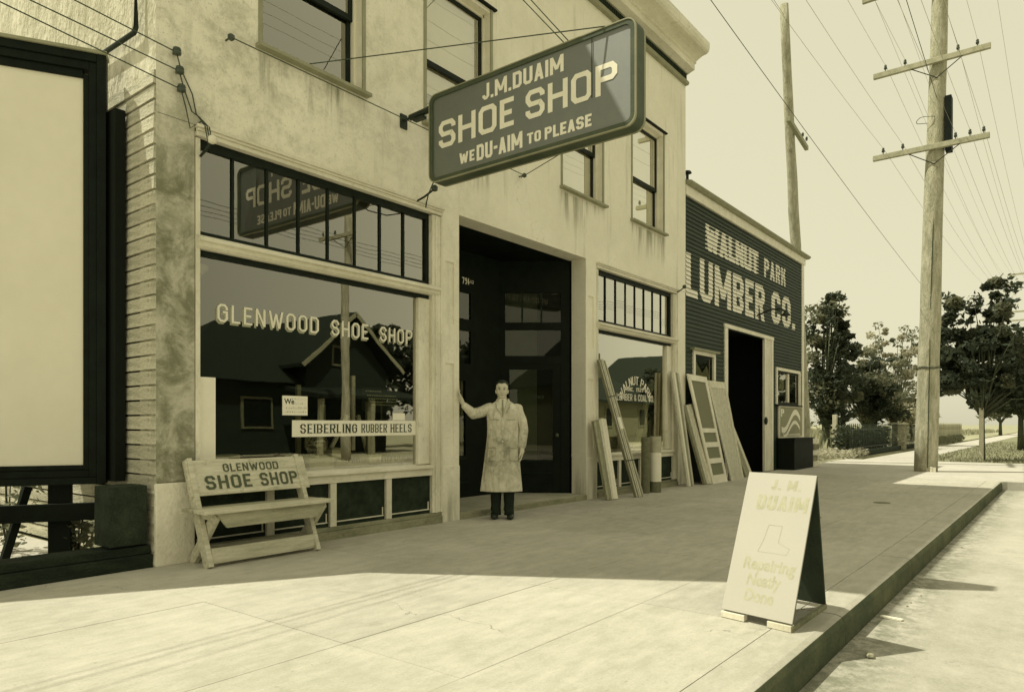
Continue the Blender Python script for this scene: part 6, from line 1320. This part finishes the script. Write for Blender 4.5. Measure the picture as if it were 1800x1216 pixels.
# left arm hanging, hand slightly curled
SL = (-0.20, 0, 1.40); EL = (-0.262, 0.02, 1.13); WL = (-0.243, 0.105, 0.90)
cap(m_, SL, EL, 0.055, 0.042); cap(m_, EL, WL, 0.042, 0.028)
ell(m_, (-0.238, 0.125, 0.835), (0.021, 0.044, 0.052), 8); cap(m_, WL, (-0.24, 0.12, 0.85), 0.028, 0.032, 10)
for i, (df, L) in enumerate(((-0.028, 0.055), (-0.009, 0.066), (0.010, 0.07), (0.029, 0.06))):
    a = (-0.238, 0.125 + df, 0.80); k_ = (-0.230, 0.13 + df, 0.80 - L * 0.55); t_ = (-0.212, 0.133 + df, 0.80 - L); cap(m_, a, k_, 0.0098, 0.009, 8); cap(m_, k_, t_, 0.009, 0.0075, 8)
cap(m_, (-0.23, 0.162, 0.85), (-0.215, 0.18, 0.81), 0.012, 0.010, 8); cap(m_, (-0.215, 0.18, 0.81), (-0.205, 0.178, 0.78), 0.010, 0.008, 8)
bd = m_.build('body', 'skin', man, smooth=True); meld(bd, 0.0048, 2)
# eyes, brows, mouth
m_ = MB()
for s_ in (-1, 1): ell(m_, (hr + s_ * 0.030, hf + 0.0855, hz + 0.003), (0.011, 0.007, 0.0042), 8)
m_.build('eye', 'hair', man); m_ = MB()
for s_ in (-1, 1): ell(m_, (hr + s_ * 0.032, hf + 0.092, hz + 0.024), (0.019, 0.006, 0.0035), 6)
m_.build('eyebrow', 'hair', man); m_ = MB(); ell(m_, (hr, hf + 0.091, hz - 0.067), (0.020, 0.006, 0.0026), 6); m_.build('mouth', 'brick', man)
m_ = MB(); ell(m_, (hr, hf - 0.020, hz + 0.056), (0.084, 0.092, 0.074)); ell(m_, (hr - 0.052, hf - 0.018, hz + 0.025), (0.034, 0.064, 0.062)); ell(m_, (hr + 0.052, hf - 0.018, hz + 0.025), (0.034, 0.064, 0.062)); ell(m_, (hr, hf + 0.058, hz + 0.092), (0.030, 0.030, 0.018)); ell(m_, (hr, hf - 0.05, hz), (0.055, 0.05, 0.07))
h_ = m_.build('hair', 'hair', man, smooth=True); meld(h_, 0.007, 2)
# coat: lofted skirt and chest, sleeves, collar
def loft(mb, secs, q=40, fold=0.0, seed=1):
    rg = random.Random(seed); ph = [rg.uniform(0, 6.28) for _ in range(4)]; base = len(mb.v)
    for (z_, cr, cf, wr, wf, fo) in secs:
        for k in range(q):
            t_ = 2 * math.pi * k / q; g_ = 1 + fo * (0.6 * math.sin(5 * t_ + ph[0]) + 0.4 * math.sin(9 * t_ + ph[1] + z_ * 3))
            x_ = math.copysign(abs(math.cos(t_)) ** 0.8, math.cos(t_)); y_ = math.copysign(abs(math.sin(t_)) ** 0.85, math.sin(t_))
            mb.v.append(tuple(Pm(cr + wr * x_ * g_, cf + wf * y_ * g_, z_)))
    n = len(secs)
    for i in range(n - 1):
        for k in range(q): mb.f.append((base + i * q + k, base + i * q + (k + 1) % q, base + (i + 1) * q + (k + 1) % q, base + (i + 1) * q + k))
    mb.f.append(tuple(base + k for k in range(q))[::-1]); mb.f.append(tuple(base + (n - 1) * q + k for k in range(q)))
m_ = MB()
loft(m_, [(0.35, 0.015, 0.02, 0.262, 0.17, 0.06), (0.5, 0.013, 0.02, 0.248, 0.164, 0.05), (0.7, 0.008, 0.02, 0.228, 0.157, 0.04), (0.9, 0.0, 0.015, 0.214, 0.156, 0.035), (1.05, -0.003, 0.01, 0.202, 0.15, 0.03), (1.2, 0, 0.01, 0.200, 0.142, 0.015), (1.33, 0, 0.008, 0.208, 0.134, 0), (1.40, 0, 0.0, 0.205, 0.115, 0), (1.445, 0, -0.005, 0.165, 0.10, 0), (1.475, 0, -0.008, 0.115, 0.09, 0), (1.505, 0.003, -0.012, 0.075, 0.08, 0)])
ct = m_.build('coat', 'coat', man, smooth=True); meld(ct, 0.007, 2)
m_ = MB()
cap(m_, (0.165, 0, 1.395), (0.30, 0.02, 1.345), 0.076, 0.070); cap(m_, (0.30, 0.02, 1.345), (0.375, 0.04, 1.33), 0.070, 0.068); cap(m_, (0.375, 0.04, 1.33), (0.478, 0.10, 1.425), 0.068, 0.046)
sl_ = m_.build('sleeve', 'coat', man, smooth=True); meld(sl_, 0.006, 2)
m_ = MB()
cap(m_, (-0.172, 0, 1.385), (-0.240, 0.01, 1.24), 0.076, 0.067); cap(m_, (-0.240, 0.01, 1.24), (-0.262, 0.02, 1.12), 0.067, 0.063); cap(m_, (-0.262, 0.02, 1.12), (-0.245, 0.095, 0.925), 0.063, 0.05)
sl_ = m_.build('sleeve', 'coat', man, smooth=True); meld(sl_, 0.006, 2)
# lapels, pockets, buttons, front edge
for s_ in (-1, 1):
    pts = [(s_ * 0.004, 0.157, 1.285), (s_ * 0.030, 0.157, 1.34), (s_ * 0.088, 0.117, 1.415), (s_ * 0.078, 0.112, 1.435), (s_ * 0.098, 0.098, 1.455), (s_ * 0.075, 0.075, 1.50), (s_ * 0.048, 0.092, 1.497), (s_ * 0.026, 0.128, 1.40)]
    m_ = MB(); m_.prism([Pm(*q) for q in pts], -mf * 0.012 * 1.0); m_.build('lapel', 'coat', man, bevel=0.002)
    m_ = MB(); m_.tube([Pm(*q) + mf * 0.001 for q in pts[1:5]], 0.0028, 5); m_.build('lapel_edge', 'tie', man)
    m_ = MB(); m_.tube([Pm(s_ * 0.062, 0.07, 1.492), Pm(s_ * 0.072, 0.02, 1.505), Pm(s_ * 0.068, -0.03, 1.512), Pm(s_ * 0.02, -0.08, 1.515)], [0.006, 0.013, 0.014, 0.012], 8); m_.build('collar', 'coat', man, smooth=True)
for (r0, r1, z0, z1) in ((0.045, 0.165, 1.13, 1.255), (-0.165, -0.045, 1.13, 1.255), (0.05, 0.19, 0.74, 0.90), (-0.19, -0.05, 0.74, 0.90)):
    f0 = 0.150 if z0 > 1 else 0.172; rm = (r0 + r1) / 2; sg_ = 1 if rm > 0 else -1; d_ = 0.022
    fi, fo = (f0, f0 - d_)
    fa_ = fi if sg_ > 0 else fo; fb_ = fo if sg_ > 0 else fi
    MB().hexa([Pm(r0, fa_, z0), Pm(r1, fb_, z0), Pm(r1, fb_ - 0.02, z0), Pm(r0, fa_ - 0.02, z0), Pm(r0, fa_, z1), Pm(r1, fb_, z1), Pm(r1, fb_ - 0.02, z1), Pm(r0, fa_ - 0.02, z1)]).build('pocket', 'coat', man, bevel=0.003); MB().tube([Pm(r0 + 0.004, fa_ + 0.001, z1), Pm(r1 - 0.004, fb_ + 0.001, z1)], 0.0035, 5).build('pocket_edge', 'tie', man)
m_ = MB(); m_.tube([Pm(0.02, 0.150, 1.28), Pm(0.024, 0.154, 1.1), Pm(0.03, 0.165, 0.9), Pm(0.035, 0.178, 0.7), Pm(0.04, 0.188, 0.38)], 0.0055, 6); m_.build('front_edge', 'coat', man, smooth=True)
m_ = MB()
for z_ in (1.14, 0.98, 0.84): m_.ball(Pm(0.0, 0.156 + (1.14 - z_) * 0.04, z_), 0.011, 6)
m_.build('button', 'white_porcelain', man)
m_ = MB(); m_.prism([Pm(0.0, 0.150, 1.295), Pm(0.034, 0.124, 1.41), Pm(0.058, 0.086, 1.50), Pm(0.03, 0.078, 1.522), Pm(-0.024, 0.078, 1.522), Pm(-0.052, 0.086, 1.50), Pm(-0.034, 0.124, 1.41)], -mf * 0.03); m_.build('shirt', 'shirt', man)
m_ = MB(); m_.prism([Pm(0.0, 0.1545, 1.30), Pm(0.017, 0.134, 1.39), Pm(0.010, 0.098, 1.487), Pm(0.016, 0.094, 1.505), Pm(-0.010, 0.094, 1.505), Pm(-0.004, 0.098, 1.487), Pm(-0.011, 0.134, 1.39)], -mf * 0.012); m_.build('necktie', 'tie', man)
# trousers and shoes
m_ = MB()
for s_, rr, ff in ((1, 0.088, 0.0), (-1, -0.078, 0.02)):
    loft(m_, [(0.05, rr, ff + .01, 0.066, 0.084, 0.06), (0.085, rr - .004, ff + .012, 0.060, 0.074, 0.08), (0.12, rr + .004, ff + .004, 0.066, 0.078, 0.06), (0.16, rr, ff, 0.062, 0.074, 0.05), (0.25, rr, ff, 0.068, 0.078, 0.03), (0.5, rr, ff, 0.078, 0.088, 0.01), (0.75, rr, ff, 0.09, 0.10, 0)], 20)
m_.build('trousers', 'trousers', man, smooth=True)
for s_, rr, ff in ((1, 0.10, 0.055), (-1, -0.088, 0.075)):
    m_ = MB(); ell(m_, (rr + s_ * 0.01, ff + 0.04, 0.038), (0.048, 0.10, 0.038)); ell(m_, (rr, ff - 0.05, 0.05), (0.042, 0.06, 0.05)); m_.lathe(Pm(rr, ff, 0.0), [(0.04, 0), (0.042, 0.012), (0.04, 0.02)], 12)
    sh_ = m_.build('shoe', 'shoe', man, smooth=True); meld(sh_, 0.007, 2)
